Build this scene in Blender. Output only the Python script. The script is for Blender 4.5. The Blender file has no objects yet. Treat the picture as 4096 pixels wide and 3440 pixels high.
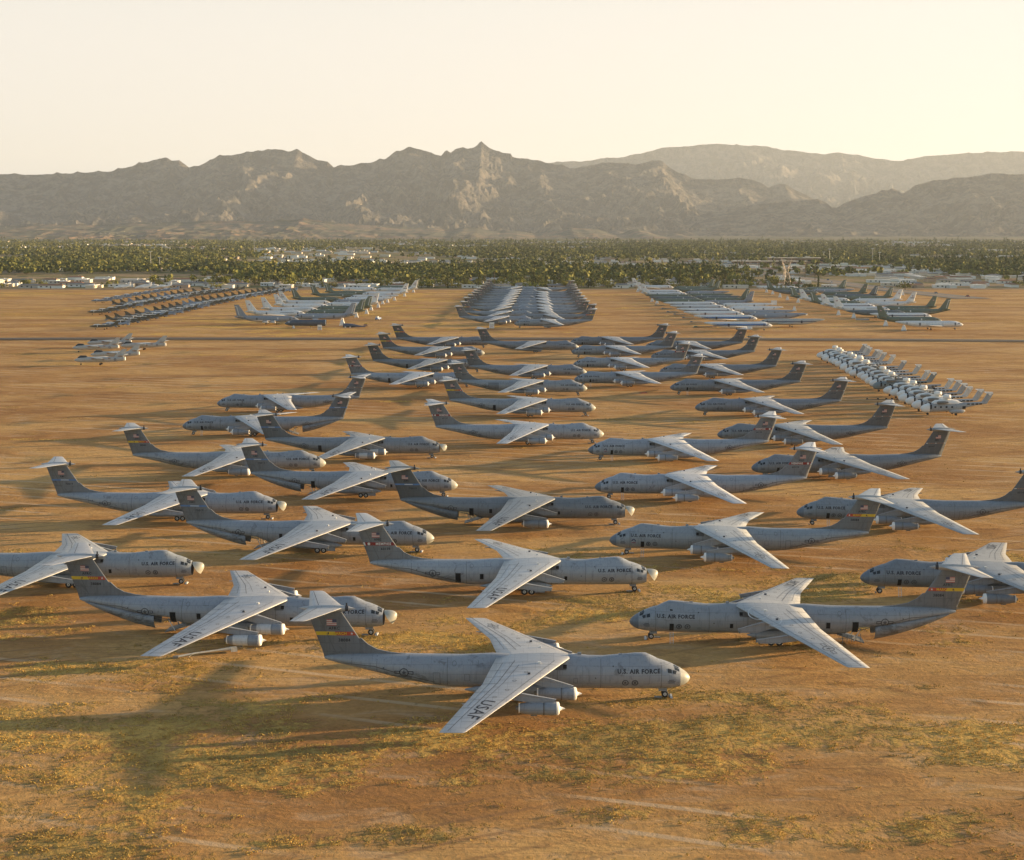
import bpy, bmesh, math, random
import numpy as np
from mathutils import Vector, Matrix
R = math.radians
random.seed(7)
scene = bpy.context.scene
COL = scene.collection

# ------------------------------------------------------------------ camera, sky, sun, exposure
CAM_H = 61.3; PITCH = R(7.95); FOC = 5686.0; PCX = 2050.0; PCY = 1706.0
cam_d = bpy.data.cameras.new('camera'); cam = bpy.data.objects.new('camera', cam_d); COL.objects.link(cam)
cam.location = (0, 0, CAM_H); cam.rotation_euler = (R(90) - PITCH, 0, 0)
cam_d.sensor_fit = 'HORIZONTAL'; cam_d.sensor_width = 36; cam_d.lens = 36 * FOC / 4096
cam_d.shift_x = -2 / 4096; cam_d.shift_y = -14 / 4096
cam_d.clip_start = 1; cam_d.clip_end = 90000
scene.camera = cam
SUN_EL = R(6.3); SUN_AZ = R(75)          # azimuth measured from the view direction (+Y) towards the right (+X)
w = bpy.data.worlds.new('World'); scene.world = w; w.use_nodes = True
nt = w.node_tree; nt.nodes.clear()
sky = nt.nodes.new('ShaderNodeTexSky'); sky.sky_type = 'NISHITA'; sky.sun_disc = False
sky.sun_elevation = SUN_EL; sky.sun_rotation = SUN_AZ; sky.altitude = 800; sky.air_density = 1.0; sky.dust_density = 1.5; sky.ozone_density = 1.0
bg = nt.nodes.new('ShaderNodeBackground'); bg.inputs['Strength'].default_value = 0.085
wo = nt.nodes.new('ShaderNodeOutputWorld')
# dusty air whitens the lowest 25 degrees of the sky; higher up the plain clear-sky model takes over
wtc = nt.nodes.new('ShaderNodeTexCoord'); wsp = nt.nodes.new('ShaderNodeSeparateXYZ'); nt.links.new(wtc.outputs['Generated'], wsp.inputs[0])
wmr = nt.nodes.new('ShaderNodeMapRange'); wmr.interpolation_type = 'SMOOTHSTEP'; nt.links.new(wsp.outputs[2], wmr.inputs[0])
wmr.inputs[1].default_value = .11; wmr.inputs[2].default_value = .40; wmr.inputs[3].default_value = .92; wmr.inputs[4].default_value = .0
wmx = nt.nodes.new('ShaderNodeMix'); wmx.data_type = 'RGBA'; # the whitening is strongest on the lit side ahead and to the right, cut behind the camera to darken the plane sides facing it
wdt = nt.nodes.new('ShaderNodeVectorMath'); wdt.operation = 'DOT_PRODUCT'; nt.links.new(wtc.outputs['Generated'], wdt.inputs[0]); wdt.inputs[1].default_value = (.42, .907, 0)
wm2 = nt.nodes.new('ShaderNodeMapRange'); wm2.interpolation_type = 'SMOOTHSTEP'; nt.links.new(wdt.outputs['Value'], wm2.inputs[0]); wm2.inputs[1].default_value = -.5; wm2.inputs[2].default_value = .6; wm2.inputs[3].default_value = .25
wml = nt.nodes.new('ShaderNodeMath'); wml.operation = 'MULTIPLY'; nt.links.new(wmr.outputs[0], wml.inputs[0]); nt.links.new(wm2.outputs[0], wml.inputs[1])
nt.links.new(wml.outputs[0], wmx.inputs[0]); nt.links.new(sky.outputs[0], wmx.inputs[6]); wmx.inputs[7].default_value = (3.42, 3.16, 2.86, 1)
nt.links.new(wmx.outputs[2], bg.inputs[0]); nt.links.new(bg.outputs[0], wo.inputs[0])
sd = bpy.data.lights.new('sun', 'SUN'); sun = bpy.data.objects.new('sun', sd); COL.objects.link(sun)
sd.energy = 5.0; sd.angle = R(0.5); sd.color = (1.0, 0.70, 0.37)
sdir = Vector((math.sin(SUN_AZ) * math.cos(SUN_EL), math.cos(SUN_AZ) * math.cos(SUN_EL), math.sin(SUN_EL)))
sun.rotation_euler = sdir.to_track_quat('Z', 'Y').to_euler(); sun.location = sdir * 300
scene.view_settings.view_transform = 'Standard'; scene.view_settings.look = 'None'
scene.view_settings.gamma = 1; scene.view_settings.exposure = 1.76
scene.render.engine = 'CYCLES'
try:
    scene.cycles.max_bounces = 5; scene.cycles.diffuse_bounces = 2; scene.cycles.volume_bounces = 0; scene.cycles.transparent_max_bounces = 8
except Exception: pass

def ray(x, y):
    """photograph pixel (4096 wide) -> direction"""
    u = (PCY - y) / FOC
    return ((x - PCX) / FOC, math.cos(PITCH) + u * math.sin(PITCH), -math.sin(PITCH) + u * math.cos(PITCH))
def at_z(x, y, z=0.0):
    d = ray(x, y); t = (z - CAM_H) / d[2]; return d[0] * t, d[1] * t
def at_y(x, y, Y):
    d = ray(x, y); t = Y / d[1]; return d[0] * t, CAM_H + d[2] * t

# ------------------------------------------------------------------ object helpers
def tag(o, label=None, cat=None, group=None, kind=None):
    if label: o['label'] = label
    if cat: o['category'] = cat
    if group: o['group'] = group
    if kind: o['kind'] = kind
    return o
def empty(name, loc, rz=0, scale=1.0):
    o = bpy.data.objects.new(name, None); COL.objects.link(o); o.location = loc; o.rotation_euler = (0, 0, rz)
    o.empty_display_size = 2; o.scale = (scale,) * 3; return o
def inst(name, mesh, parent=None, col=None, loc=None, rot=None):
    o = bpy.data.objects.new(name, mesh); COL.objects.link(o)
    if parent: o.parent = parent
    if loc is not None: o.location = loc
    if rot is not None: o.rotation_euler = rot
    o.color = tuple(col) + (1,) if col else (1, 1, 1, 1)
    return o

class MB:
    """collects shapes; build() makes one mesh"""
    def __init__(s): s.v = []; s.f = []; s.m = []; s.sm = []; s.mats = []
    def mi(s, mat):
        if mat not in s.mats: s.mats.append(mat)
        return s.mats.index(mat)
    def add(s, vs, fs, mat, smooth=False):
        b = len(s.v); k = s.mi(mat); s.v += [tuple(v) for v in vs]
        for f in fs: s.f.append([b + i for i in f]); s.m.append(k); s.sm.append(smooth)
    def box(s, c, d, mat, M=None, taper=1.0):
        x, y, z = d[0] / 2, d[1] / 2, d[2] / 2
        vs = [Vector((sx * x * (taper if sz > 0 else 1), sy * y * (taper if sz > 0 else 1), sz * z)) for sz in (-1, 1) for sy in (-1, 1) for sx in (-1, 1)]
        if M is not None: vs = [M @ v for v in vs]
        vs = [v + Vector(c) for v in vs]
        s.add(vs, [(0, 2, 3, 1), (4, 5, 7, 6), (0, 1, 5, 4), (2, 6, 7, 3), (0, 4, 6, 2), (1, 3, 7, 5)], mat)
    def tube(s, pts, rad, mat, n=8, smooth=True, caps=True):
        pts = [Vector(p) for p in pts]
        if not hasattr(rad, '__len__'): rad = [rad] * len(pts)
        rings = []
        for i, p in enumerate(pts):
            d = (pts[min(i + 1, len(pts) - 1)] - pts[max(i - 1, 0)]).normalized()
            a = Vector((0, 0, 1)) if abs(d.z) < .9 else Vector((1, 0, 0))
            e1 = d.cross(a).normalized(); e2 = d.cross(e1)
            rings.append([p + (e1 * math.cos(2 * math.pi * k / n) + e2 * math.sin(2 * math.pi * k / n)) * rad[i] for k in range(n)])
        s.rings(rings, mat, smooth, caps)
    def rings(s, rings, mat, smooth=True, caps=True, capmat=None):
        n = len(rings[0]); vs = [v for r in rings for v in r]; fs = []
        for i in range(len(rings) - 1):
            for k in range(n):
                a = i * n + k; b = i * n + (k + 1) % n; fs.append((a, b, b + n, a + n))
        s.add(vs, fs, mat, smooth)
        if caps:
            s.add(rings[0], [tuple(reversed(range(n)))], capmat or mat); s.add(rings[-1], [tuple(range(n))], capmat or mat)
    def build(s, name):
        me = bpy.data.meshes.new(name); me.from_pydata(s.v, [], s.f)
        for m in s.mats: me.materials.append(m)
        me.polygons.foreach_set('material_index', s.m); me.polygons.foreach_set('use_smooth', s.sm)
        bm = bmesh.new(); bm.from_mesh(me); bmesh.ops.recalc_face_normals(bm, faces=[f for f in bm.faces if not s.keep(f)]); bm.to_mesh(me); bm.free()
        me.update(); return me
    def keep(s, f): return False

# ------------------------------------------------------------------ materials
class N:
    def __init__(s, name):
        s.m = bpy.data.materials.new(name); s.m.use_nodes = True; s.t = s.m.node_tree; s.n = s.t.nodes
        s.b = s.n['Principled BSDF']; s.l = s.t.links
    def new(s, typ, **kw):
        o = s.n.new(typ)
        for k, v in kw.items():
            if k in o.inputs.keys() if hasattr(o.inputs, 'keys') else False: o.inputs[k].default_value = v
            else: setattr(o, k, v)
        return o
    def math(s, op, a, b=None, c=None, clamp=False):
        o = s.n.new('ShaderNodeMath'); o.operation = op; o.use_clamp = clamp
        for i, x in enumerate((a, b, c)):
            if x is None: continue
            if isinstance(x, (int, float)): o.inputs[i].default_value = x
            else: s.l.new(x, o.inputs[i])
        return o.outputs[0]
    def mix(s, f, a, b, blend='MIX'):
        o = s.n.new('ShaderNodeMix'); o.data_type = 'RGBA'; o.blend_type = blend
        for sock, x in ((o.inputs[0], f), (o.inputs[6], a), (o.inputs[7], b)):
            if isinstance(x, (int, float)): sock.default_value = x
            elif isinstance(x, tuple): sock.default_value = x + (1,) if len(x) == 3 else x
            else: s.l.new(x, sock)
        return o.outputs[2]
    def noise(s, vec, scale, detail=4, rough=.5, dist=0, ch=0):
        o = s.n.new('ShaderNodeTexNoise'); o.inputs['Scale'].default_value = scale; o.inputs['Detail'].default_value = detail
        o.inputs['Roughness'].default_value = rough; o.inputs['Distortion'].default_value = dist
        if vec is not None: s.l.new(vec, o.inputs['Vector'])
        return o.outputs[ch]
    def smooth(s, x, a, b):
        o = s.n.new('ShaderNodeMapRange'); o.interpolation_type = 'SMOOTHSTEP'; s.l.new(x, o.inputs[0])
        o.inputs[1].default_value = a; o.inputs[2].default_value = b; return o.outputs[0]
    def mapping(s, vec, scale=(1, 1, 1), loc=None, rot=(0, 0, 0)):
        o = s.n.new('ShaderNodeMapping'); s.l.new(vec, o.inputs[0]); o.inputs['Scale'].default_value = scale; o.inputs['Rotation'].default_value = rot
        if loc is not None: s.l.new(loc, o.inputs['Location'])
        return o.outputs[0]
    def bump(s, h, strength, dist):
        o = s.n.new('ShaderNodeBump'); o.inputs['Strength'].default_value = strength; o.inputs['Distance'].default_value = dist
        s.l.new(h, o.inputs['Height']); s.l.new(o.outputs[0], s.b.inputs['Normal'])
    def base(s, c):
        if isinstance(c, tuple): s.b.inputs['Base Color'].default_value = c + (1,)
        else: s.l.new(c, s.b.inputs['Base Color'])
    def rough(s, r): s.b.inputs['Roughness'].default_value = r

def plain(name, col, rough=.6, metal=0.0, var=.25, scale=1.5):
    n = N(name); tc = n.new('ShaderNodeTexCoord'); oi = n.new('ShaderNodeObjectInfo')
    f = n.noise(n.mapping(tc.outputs['Object'], loc=oi.outputs['Random']), scale, 5, .6)
    n.base(n.mix(f, tuple(c * (1 - var) for c in col), tuple(min(1, c * (1 + var * .6)) for c in col)))
    n.rough(rough); n.b.inputs['Metallic'].default_value = metal; return n.m

def paint(name, base, grime=.35, lines=True, rough=.42, stain=(.12, .12, .13), fin=False, wing=False, belly=False):
    """weathered aircraft paint: object colour x panels, rivet lines, run-off streaks, grime patches"""
    n = N(name); tc = n.new('ShaderNodeTexCoord'); oi = n.new('ShaderNodeObjectInfo')
    P = tc.outputs['Object']; sep = n.new('ShaderNodeSeparateXYZ'); n.l.new(P, sep.inputs[0])
    rnd = n.math('MULTIPLY', oi.outputs['Random'], 70.0)
    comb = n.new('ShaderNodeCombineXYZ'); n.l.new(rnd, comb.inputs[0]); n.l.new(rnd, comb.inputs[2])
    Q = n.mapping(P, loc=comb.outputs[0])
    col = n.mix(1.0, tuple(base), oi.outputs['Color'], 'MULTIPLY')
    big = n.noise(Q, .22, 3, .55)
    col = n.mix(n.math('MULTIPLY', big, .45), col, n.mix(1.0, col, (.74, .76, .79), 'MULTIPLY'))
    # streaks running down from the top
    st = n.noise(n.mapping(P, (2.4, 2.4, .18) if not wing else (.25, 2.2, 1), comb.outputs[0]), 1.0, 4, .6)
    col = n.mix(n.smooth(st, .48, .78), col, n.mix(1.0, col, (.72, .72, .72), 'MULTIPLY'))
    st2 = n.noise(n.mapping(P, (1.3, 1.3, .12) if not wing else (.3, 1.4, 1), comb.outputs[0]), 1.7, 4, .6)
    col = n.mix(n.math('MULTIPLY', n.smooth(st2, .5, .8), .5), col, n.mix(1.0, col, (1.22, 1.2, 1.16), 'MULTIPLY'))
    # panels: each its own tone
    if lines:
        br = n.new('ShaderNodeTexBrick'); br.offset = .37; br.inputs['Scale'].default_value = 1.0
        br.inputs['Brick Width'].default_value = 2.6 if not wing else 1.7; br.inputs['Row Height'].default_value = 1.15 if not wing else 2.9
        br.inputs['Mortar Size'].default_value = .028; br.inputs['Mortar Smooth'].default_value = .3
        br.inputs['Color1'].default_value = (.93, .93, .93, 1); br.inputs['Color2'].default_value = (1.05, 1.05, 1.05, 1); br.inputs['Mortar'].default_value = (.62, .62, .63, 1)
        if wing: vec = P
        else:
            cb = n.new('ShaderNodeCombineXYZ'); n.l.new(sep.outputs[0], cb.inputs[0]); n.l.new(sep.outputs[2], cb.inputs[1]); vec = cb.outputs[0]
        n.l.new(vec, br.inputs['Vector']); col = n.mix(.75, col, br.outputs['Color'], 'MULTIPLY')
    gr = n.noise(Q, .55 if not fin else .55, 7, .66, .8)
    col = n.mix(n.math('MULTIPLY', n.smooth(gr, .59 if not fin else .54, .67), grime), col, stain)
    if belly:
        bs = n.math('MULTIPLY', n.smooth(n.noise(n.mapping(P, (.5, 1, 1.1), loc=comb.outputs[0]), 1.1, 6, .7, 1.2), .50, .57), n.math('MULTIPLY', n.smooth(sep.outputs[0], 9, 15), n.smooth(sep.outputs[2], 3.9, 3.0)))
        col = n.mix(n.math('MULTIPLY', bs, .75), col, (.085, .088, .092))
    fine = n.noise(Q, 9.0, 3, .6); col = n.mix(.25, col, n.mix(fine, (.8, .8, .8), (1.15, 1.15, 1.15)), 'MULTIPLY')
    n.base(col); n.rough(rough)
    return n.m

GREY = (.275, .302, .335)
M = {}
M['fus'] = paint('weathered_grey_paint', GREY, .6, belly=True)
M['wing'] = paint('weathered_lit_wing_paint', (.43, .44, .445), .12, wing=True, rough=.35)  # same paint as the fuselage, lightened to stand in for lit wing tops
M['fin'] = paint('weathered_shaded_fin_paint', tuple(c * .56 for c in GREY), .5, fin=True, stain=(.07,.075,.08))  # fuselage grey darkened to stand in for shade on the fin
M['nac'] = paint('nacelle_paint', tuple(c * .95 for c in GREY), .2)
M['bare'] = paint('bare_primer', (.62, .63, .62), .15)
M['radome'] = paint('radome_paint', (.34, .35, .34), .1, lines=False)
M['black'] = plain('black_paint', (.035, .037, .045), .6, 0, .2)
M['mark'] = plain('marking_paint', (.02, .023, .035), .6, 0, .4, 3)
M['faded'] = plain('faded_marking_paint', (.08, .088, .105), .6, 0, .3, 3)
M['seam'] = plain('seam_line', (.12, .125, .135), .7, 0, .3, 2)
M['dark'] = plain('dark_opening', (.012, .012, .013), .9, 0, .3)
M['glass'] = N('cockpit_glass').m; g_ = M['glass'].node_tree.nodes['Principled BSDF']; g_.inputs['Base Color'].default_value = (.03, .035, .04, 1); g_.inputs['Roughness'].default_value = .08
M['white'] = plain('white_cover', (.80, .79, .76), .6, 0, .10, 1)
M['tyre'] = plain('tyre_rubber', (.03, .03, .03), .85)
M['hub'] = plain('wheel_hub', (.6, .6, .58), .5)
M['steel'] = plain('dull_steel', (.20, .20, .19), .5, .3)
M['red'] = plain('flag_red', (.42, .10, .10), .6, 0, .2)
M['pale'] = plain('flag_white', (.62, .62, .60), .6, 0, .15)
M['navy'] = plain('flag_navy', (.06, .07, .13), .6)
M['yellow'] = plain('stripe_yellow', (.62, .42, .03), .55, 0, .15)
M['scarlet'] = plain('stripe_red', (.46, .07, .03), .55, 0, .2)
M['maroon'] = plain('stripe_maroon', (.24, .022, .02), .55, 0, .2)
M['blue'] = plain('stripe_blue', (.10, .20, .42), .55, 0, .3, 2)
M['orange'] = plain('faded_orange', (.36, .20, .13), .6, 0, .3, 4)

# ------------------------------------------------------------------ decals: flat shapes mapped onto a surface
FACE_CACHE = {}
def text_shape(txt, size, bold=.012):
    key = (txt, size, bold)
    if key in FACE_CACHE: return FACE_CACHE[key]
    cu = bpy.data.curves.new('t', 'FONT'); cu.body = txt; cu.size = size; cu.align_x = 'CENTER'; cu.align_y = 'CENTER'
    cu.resolution_u = 2; cu.offset = bold; cu.space_character = 1.12
    ob = bpy.data.objects.new('t', cu); me = bpy.data.meshes.new_from_object(ob)
    out = ([(v.co.x, v.co.y) for v in me.vertices], [tuple(p.vertices) for p in me.polygons])
    bpy.data.objects.remove(ob); bpy.data.curves.remove(cu); bpy.data.meshes.remove(me)
    FACE_CACHE[key] = out; return out
def rect_shape(x0, z0, x1, z1): return ([(x0, z0), (x1, z0), (x1, z1), (x0, z1)], [(0, 1, 2, 3)])
def poly_shape(pts): return (list(pts), [tuple(range(len(pts)))])
def ring_shape(r0, r1, n=20, cx=0, cz=0):
    v = [(cx + r * math.cos(2 * math.pi * k / n), cz + r * math.sin(2 * math.pi * k / n)) for r in (r0, r1) for k in range(n)]
    return (v, [(k, (k + 1) % n, n + (k + 1) % n, n + k) for k in range(n)])
def outline(x0, z0, x1, z1, t=.05):
    o = [(x0, z0), (x1, z0), (x1, z1), (x0, z1)]; i = [(x0 + t, z0 + t), (x1 - t, z0 + t), (x1 - t, z1 - t), (x0 + t, z1 - t)]
    return (o + i, [(k, (k + 1) % 4, 4 + (k + 1) % 4, 4 + k) for k in range(4)])
def star_shape(r, cx=0, cz=0):
    v = [(cx + (r if k % 2 == 0 else r * .4) * math.sin(math.pi * k / 5), cz + (r if k % 2 == 0 else r * .4) * math.cos(math.pi * k / 5)) for k in range(10)]
    return (v + [(cx, cz)], [(k, (k + 1) % 10, 10) for k in range(10)])
def decal(mb, shape, fn, mat, step=.3, T=None):
    """T: 2D (a,b,c,d,e,f) -> u=a*x+b*y+c ; v=d*x+e*y+f ; fn(u,v)->3D"""
    vs, fs = shape
    if T: vs = [(T[0] * x + T[1] * y + T[2], T[3] * x + T[4] * y + T[5]) for x, y in vs]
    bm = bmesh.new(); bv = [bm.verts.new((x, y, 0)) for x, y in vs]
    for f in fs:
        try: bm.faces.new([bv[i] for i in f])
        except ValueError: pass
    for ax in (0, 1):
        lo = min(v[ax] for v in vs); hi = max(v[ax] for v in vs); k = math.floor(lo / step) + 1
        while k * step < hi - 1e-4:
            co = (k * step, 0, 0) if ax == 0 else (0, k * step, 0); no = (1, 0, 0) if ax == 0 else (0, 1, 0)
            bmesh.ops.bisect_plane(bm, geom=bm.verts[:] + bm.edges[:] + bm.faces[:], plane_co=co, plane_no=no); k += 1
    bm.verts.index_update()
    mb.add([fn(v.co.x, v.co.y) for v in bm.verts], [[v.index for v in f.verts] for f in bm.faces], mat, True); bm.free()

def af(c, T): return T * 1.3 * math.sqrt(max(c, 0)) * (1 - c) + .004
CH = [0, .012, .05, .12, .25, .42, .6, .8, 1.0]
def lift_surface(mb, secs, mat, vertical=False, caps=True):
    """secs: (span, xle, xte, height, thickness) loft of an aerofoil"""
    rings = []
    for s_, a, b, h, T in secs:
        up = [(a + (b - a) * c, af(c, T)) for c in CH]; lo = [(a + (b - a) * c, -af(c, T)) for c in reversed(CH[1:-1])]
        lo = [(b, -.004)] + lo
        if vertical: rings.append([(x, t, s_) for x, t in up + lo])
        else: rings.append([(x, s_, h + t * (1 if t > 0 else .7)) for x, t in up + lo])
    mb.rings(rings, mat, True, caps)
def surf_top(secs, up=1):
    def fn(x, s_):
        S = sorted(secs, key=lambda q: q[0]); ss = [q[0] for q in S]
        a = np.interp(s_, ss, [q[1] for q in S]); b = np.interp(s_, ss, [q[2] for q in S]); h = np.interp(s_, ss, [q[3] for q in S]); T = np.interp(s_, ss, [q[4] for q in S])
        c = min(1, max(0, (x - a) / (b - a))); c_ = float(np.interp(c, CH, [af(q, T) for q in CH]))
        return h + c_ + .02
    return fn

# ------------------------------------------------------------------ the big four-engined transport (length 51.3 m); local x aft, nose at x=-22
OX = 22.0
FS = [(0, 2.6, .03, .03), (.12, 2.6, .33, .33), (.35, 2.61, .60, .62), (.7, 2.64, .88, .92), (1.35, 2.72, 1.22, 1.27), (2.0, 2.83, 1.47, 1.50), (2.7, 2.95, 1.67, 1.68), (3.6, 3.08, 1.87, 1.86),
      (4.8, 3.22, 2.03, 2.02), (6, 3.30, 2.12, 2.12), (7.5, 3.32, 2.16, 2.16), (10, 3.32, 2.16, 2.16), (14, 3.32, 2.16, 2.16), (18, 3.32, 2.16, 2.16), (22, 3.32, 2.16, 2.16), (26, 3.32, 2.16, 2.16), (29, 3.32, 2.16, 2.16),
      (31, 3.34, 2.14, 2.16), (33, 3.43, 2.06, 2.15), (35, 3.58, 1.92, 2.12), (37, 3.78, 1.74, 2.04), (39, 4.02, 1.52, 1.90), (41, 4.27, 1.28, 1.68), (43, 4.50, 1.04, 1.40), (45, 4.70, .79, 1.05), (46.5, 4.82, .58, .72), (47.7, 4.9, .36, .40), (48.3, 4.93, .16, .16)]
FX = [f[0] for f in FS]
def fus(x): return tuple(float(np.interp(x, FX, [f[k] for f in FS])) for k in (1, 2, 3))
def hump(x): return float(np.interp(x, [4.2, 5.9, 7.2, 11.5], [0, .50, .42, 0])) + float(np.interp(x, [13.2, 15.4, 17, 24, 25.5, 30], [0, .24, .1, .1, .24, 0]))
def fside(side, off=.014):
    def fn(x, z):
        zc, hh, hw = fus(x); q = max(0.0, 1 - ((z - zc) / hh) ** 2)
        return (x - OX, side * (hw * math.sqrt(q) + off), z)
    return fn
def fring(x, n=32):
    zc, hh, hw = fus(x); out = []
    for k in range(n):
        a = 2 * math.pi * k / n; y = hw * math.sin(a); z = zc + hh * math.cos(a)
        c = math.cos(a)
        if c > .82: z += hump(x) * min(1, (c - .82) / .14)
        out.append((x - OX, y, z))
    return out
def fuselage_mesh(opened, petal, nose_open, eagle=False, patch=False):
    mb = MB(); xs = [1.35, 1.7, 2.0, 2.35, 2.7, 3.2, 3.6, 4.2, 4.8, 5.4, 5.9, 6.5, 7.2, 8.5, 10, 11.5, 13.5, 15, 16, 18, 20, 22, 24, 26, 27, 28.5, 30, 31, 32, 33, 34, 35, 36, 37, 38, 39, 40, 41, 42, 43, 44, 45, 45.8, 46.5, 47.1, 47.7, 48.3]
    rings = [fring(x) for x in xs]
    if petal:   # rear clamshell doors stand open: the underside of the tail cone is cut high
        for r, x in zip(rings, xs):
            if 31.5 < x < 43.5:
                zc, hh, hw = fus(x); cut = zc - hh * float(np.interp(x, [31.5, 34, 42, 43.5], [1, .35, .55, 1]))
                for i, v in enumerate(r):
                    if v[2] < cut: r[i] = (v[0], v[1], cut)
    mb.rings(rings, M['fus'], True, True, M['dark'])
    for side in (1, -1):
        F = fside(side); sx = -side   # reading direction along x
        def dc(shape, x, z, mat, s=1.0, step=.3): decal(mb, shape, F, mat, step, (sx * s, 0, x, 0, s, z))
        dc(text_shape('U.S. AIR FORCE', .74, .03), 6.85, 3.98, M['mark'])
        # national insignia: ring, star and bars in outline
        dc(ring_shape(.50, .60), 37.6, 3.55, M['mark']); dc(star_shape(.40), 37.6, 3.55, M['faded'])
        for s_ in (-1, 1): dc(outline(s_ * .9 - .36, -.22, s_ * .9 + .36, .22, .09), 37.6, 3.55, M['mark'])
        dc(ring_shape(.30, .44), 8.6, 2.45, M['faded']); dc(star_shape(.25), 8.6, 2.45, M['faded']); dc(ring_shape(.28, .44), 7.35, 2.45, M['faded']); dc(rect_shape(-.15, -.2, .15, .2), 7.35, 2.45, M['faded'])
        for k, ww in enumerate((.34, .5, .42)): dc(rect_shape(-ww, -.05, ww, .05), 2.55, 2.75 - k * .2, M['faded'])
        # doors and hatches
        dc(outline(-.48, -.9, .48, .9, .06), 33.3, 2.75, M['seam']); dc(outline(-.33, -.5, .33, .5, .05), 29.3, 3.0, M['seam']); dc(outline(-.26, -.38, .26, .38, .05), 15.1, 2.7, M['seam'])
        dc(outline(-.4, -.3, .4, .3, .04), 28.2, 4.9, M['seam']); dc(ring_shape(.25, .3), 31.0, 4.75, M['seam'])
        if 'r' in opened: dc(rect_shape(-.42, -.84, .42, .84), 33.3, 2.75, M['dark'])
        if 'h' in opened: dc(rect_shape(-.28, -.45, .28, .45), 29.3, 3.0, M['dark'])
        if 'f' in opened: dc(rect_shape(-.22, -.34, .22, .34), 15.1, 2.7, M['dark'])
        if 'p' in opened: dc(rect_shape(-.2, -.16, .2, .16), 6.2, 4.92, M['dark'])
        if side < 0:
            dc(rect_shape(-.32, -.62, .32, .62) if 'c' in opened else outline(-.36, -.66, .36, .66, .05), 6.25, 2.30, M['dark'] if 'c' in opened else M['seam'])
        if eagle and side < 0: dc(ring_shape(0.01, .42), 4.6, 2.95, M['navy']); dc(rect_shape(-.4, -.42, .4, -.28), 4.6, 2.95, M['red']); dc(rect_shape(-.4, -.2, .4, -.08), 4.6, 2.95, M['pale']); dc(poly_shape([(-.35, .3), (.1, .1), (.35, .35), (.1, -.12)]), 4.6, 2.95, M['pale'])
        if patch: dc(rect_shape(-2.0, -1.1, 2.0, 1.3), 34.6, 3.4, M['bare2'])
        # seams that run round and along the body
        for x in (3.9, 11.8, 17.5, 31.9, 41.2, 44.6): decal(mb, rect_shape(x - .03, fus(x)[0] - fus(x)[1] * .9, x + .03, fus(x)[0] + fus(x)[1] * .93), F, M['seam'], .3)
        decal(mb, poly_shape([(33.6, 2.15), (41.6, 4.2), (45.8, 4.42), (45.8, 4.5), (41.5, 4.3), (33.6, 2.27)]), F, M['seam'], .3)
        # small vents and lights that break up the sides
        for x, z in ((12.5, 3.1), (19.6, 4.1), (20.4, 4.1), (23.0, 2.6), (40.3, 4.1), (24.8, 3.9), (10.2, 4.6)): dc(ring_shape(.01, .09, 8), x, z, M['mark'])
        # wing-root bay louvres ahead of the wing
        dc(rect_shape(-.7, -.35, .7, .30), 17.0, 4.45, M['seam']); dc(rect_shape(-.25, -.22, .25, .22), 16.5, 4.5, M['dark'])
    # roof hatch and blade aerials
    for x, h in ((14.6, .35), (20.0, .22), (9.2, .18)): zc, hh, hw = fus(x); mb.box((x - OX, 0, zc + hh + hump(x) + h / 2 - .05), (.5, .12, h), M['fus'])
    return mb.build('transport_fuselage')
M['bare2'] = paint('repainted_panel', tuple(c * .62 for c in GREY), .1)

def cockpit_mesh():
    mb = MB()
    def P(x, a):
        zc, hh, hw = fus(x); return (x - OX, (hw + .02) * math.sin(a), zc + (hh + .02) * math.cos(a))
    def pane(x0, x1, a0, a1, s, x0b=None, x1b=None):
        x0b = x0 if x0b is None else x0b; x1b = x1 if x1b is None else x1b; n = 4; vs = []; fs = []
        for j in range(n + 1):
            a = a0 + (a1 - a0) * j / n; xa = x0 + (x0b - x0) * j / n; xb = x1 + (x1b - x1) * j / n
            for i in range(n + 1): vs.append(P(xa + (xb - xa) * i / n, s * a))
        for j in range(n):
            for i in range(n): q = j * (n + 1) + i; fs.append((q, q + 1, q + n + 2, q + n + 1))
        mb.add(vs, fs, M['glass'], True)
    for s in (1, -1):
        pane(1.55, 2.2, R(5), R(21), s); pane(1.5, 2.15, R(24), R(42), s, 1.5, 2.05)
        pane(1.85, 2.4, R(46), R(64), s, 2.0, 2.4); pane(2.52, 3.05, R(46), R(65), s)
    return mb.build('cockpit_windows')
def radome_mesh():
    mb = MB(); rings = []
    for x in (0, .05, .12, .35, .7, 1.0, 1.35):
        zc, hh, hw = fus(x); rings.append([(x - 1.35, hw * math.sin(2 * math.pi * k / 24), zc - 3.94 + hh * math.cos(2 * math.pi * k / 24)) for k in range(24)])
    mb.rings(rings, M['radome'], True, True, M['dark']); return mb.build('radome')
WS = [(.02, 15.35, 25.4, 5.44, .70), (2.4, 16.65, 25.75, 5.26, .64), (10, 20.65, 26.9, 4.72, .42), (24.0, 28.0, 31.1, 3.66, .17), (24.37, 28.35, 31.2, 3.62, .06)]
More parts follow.
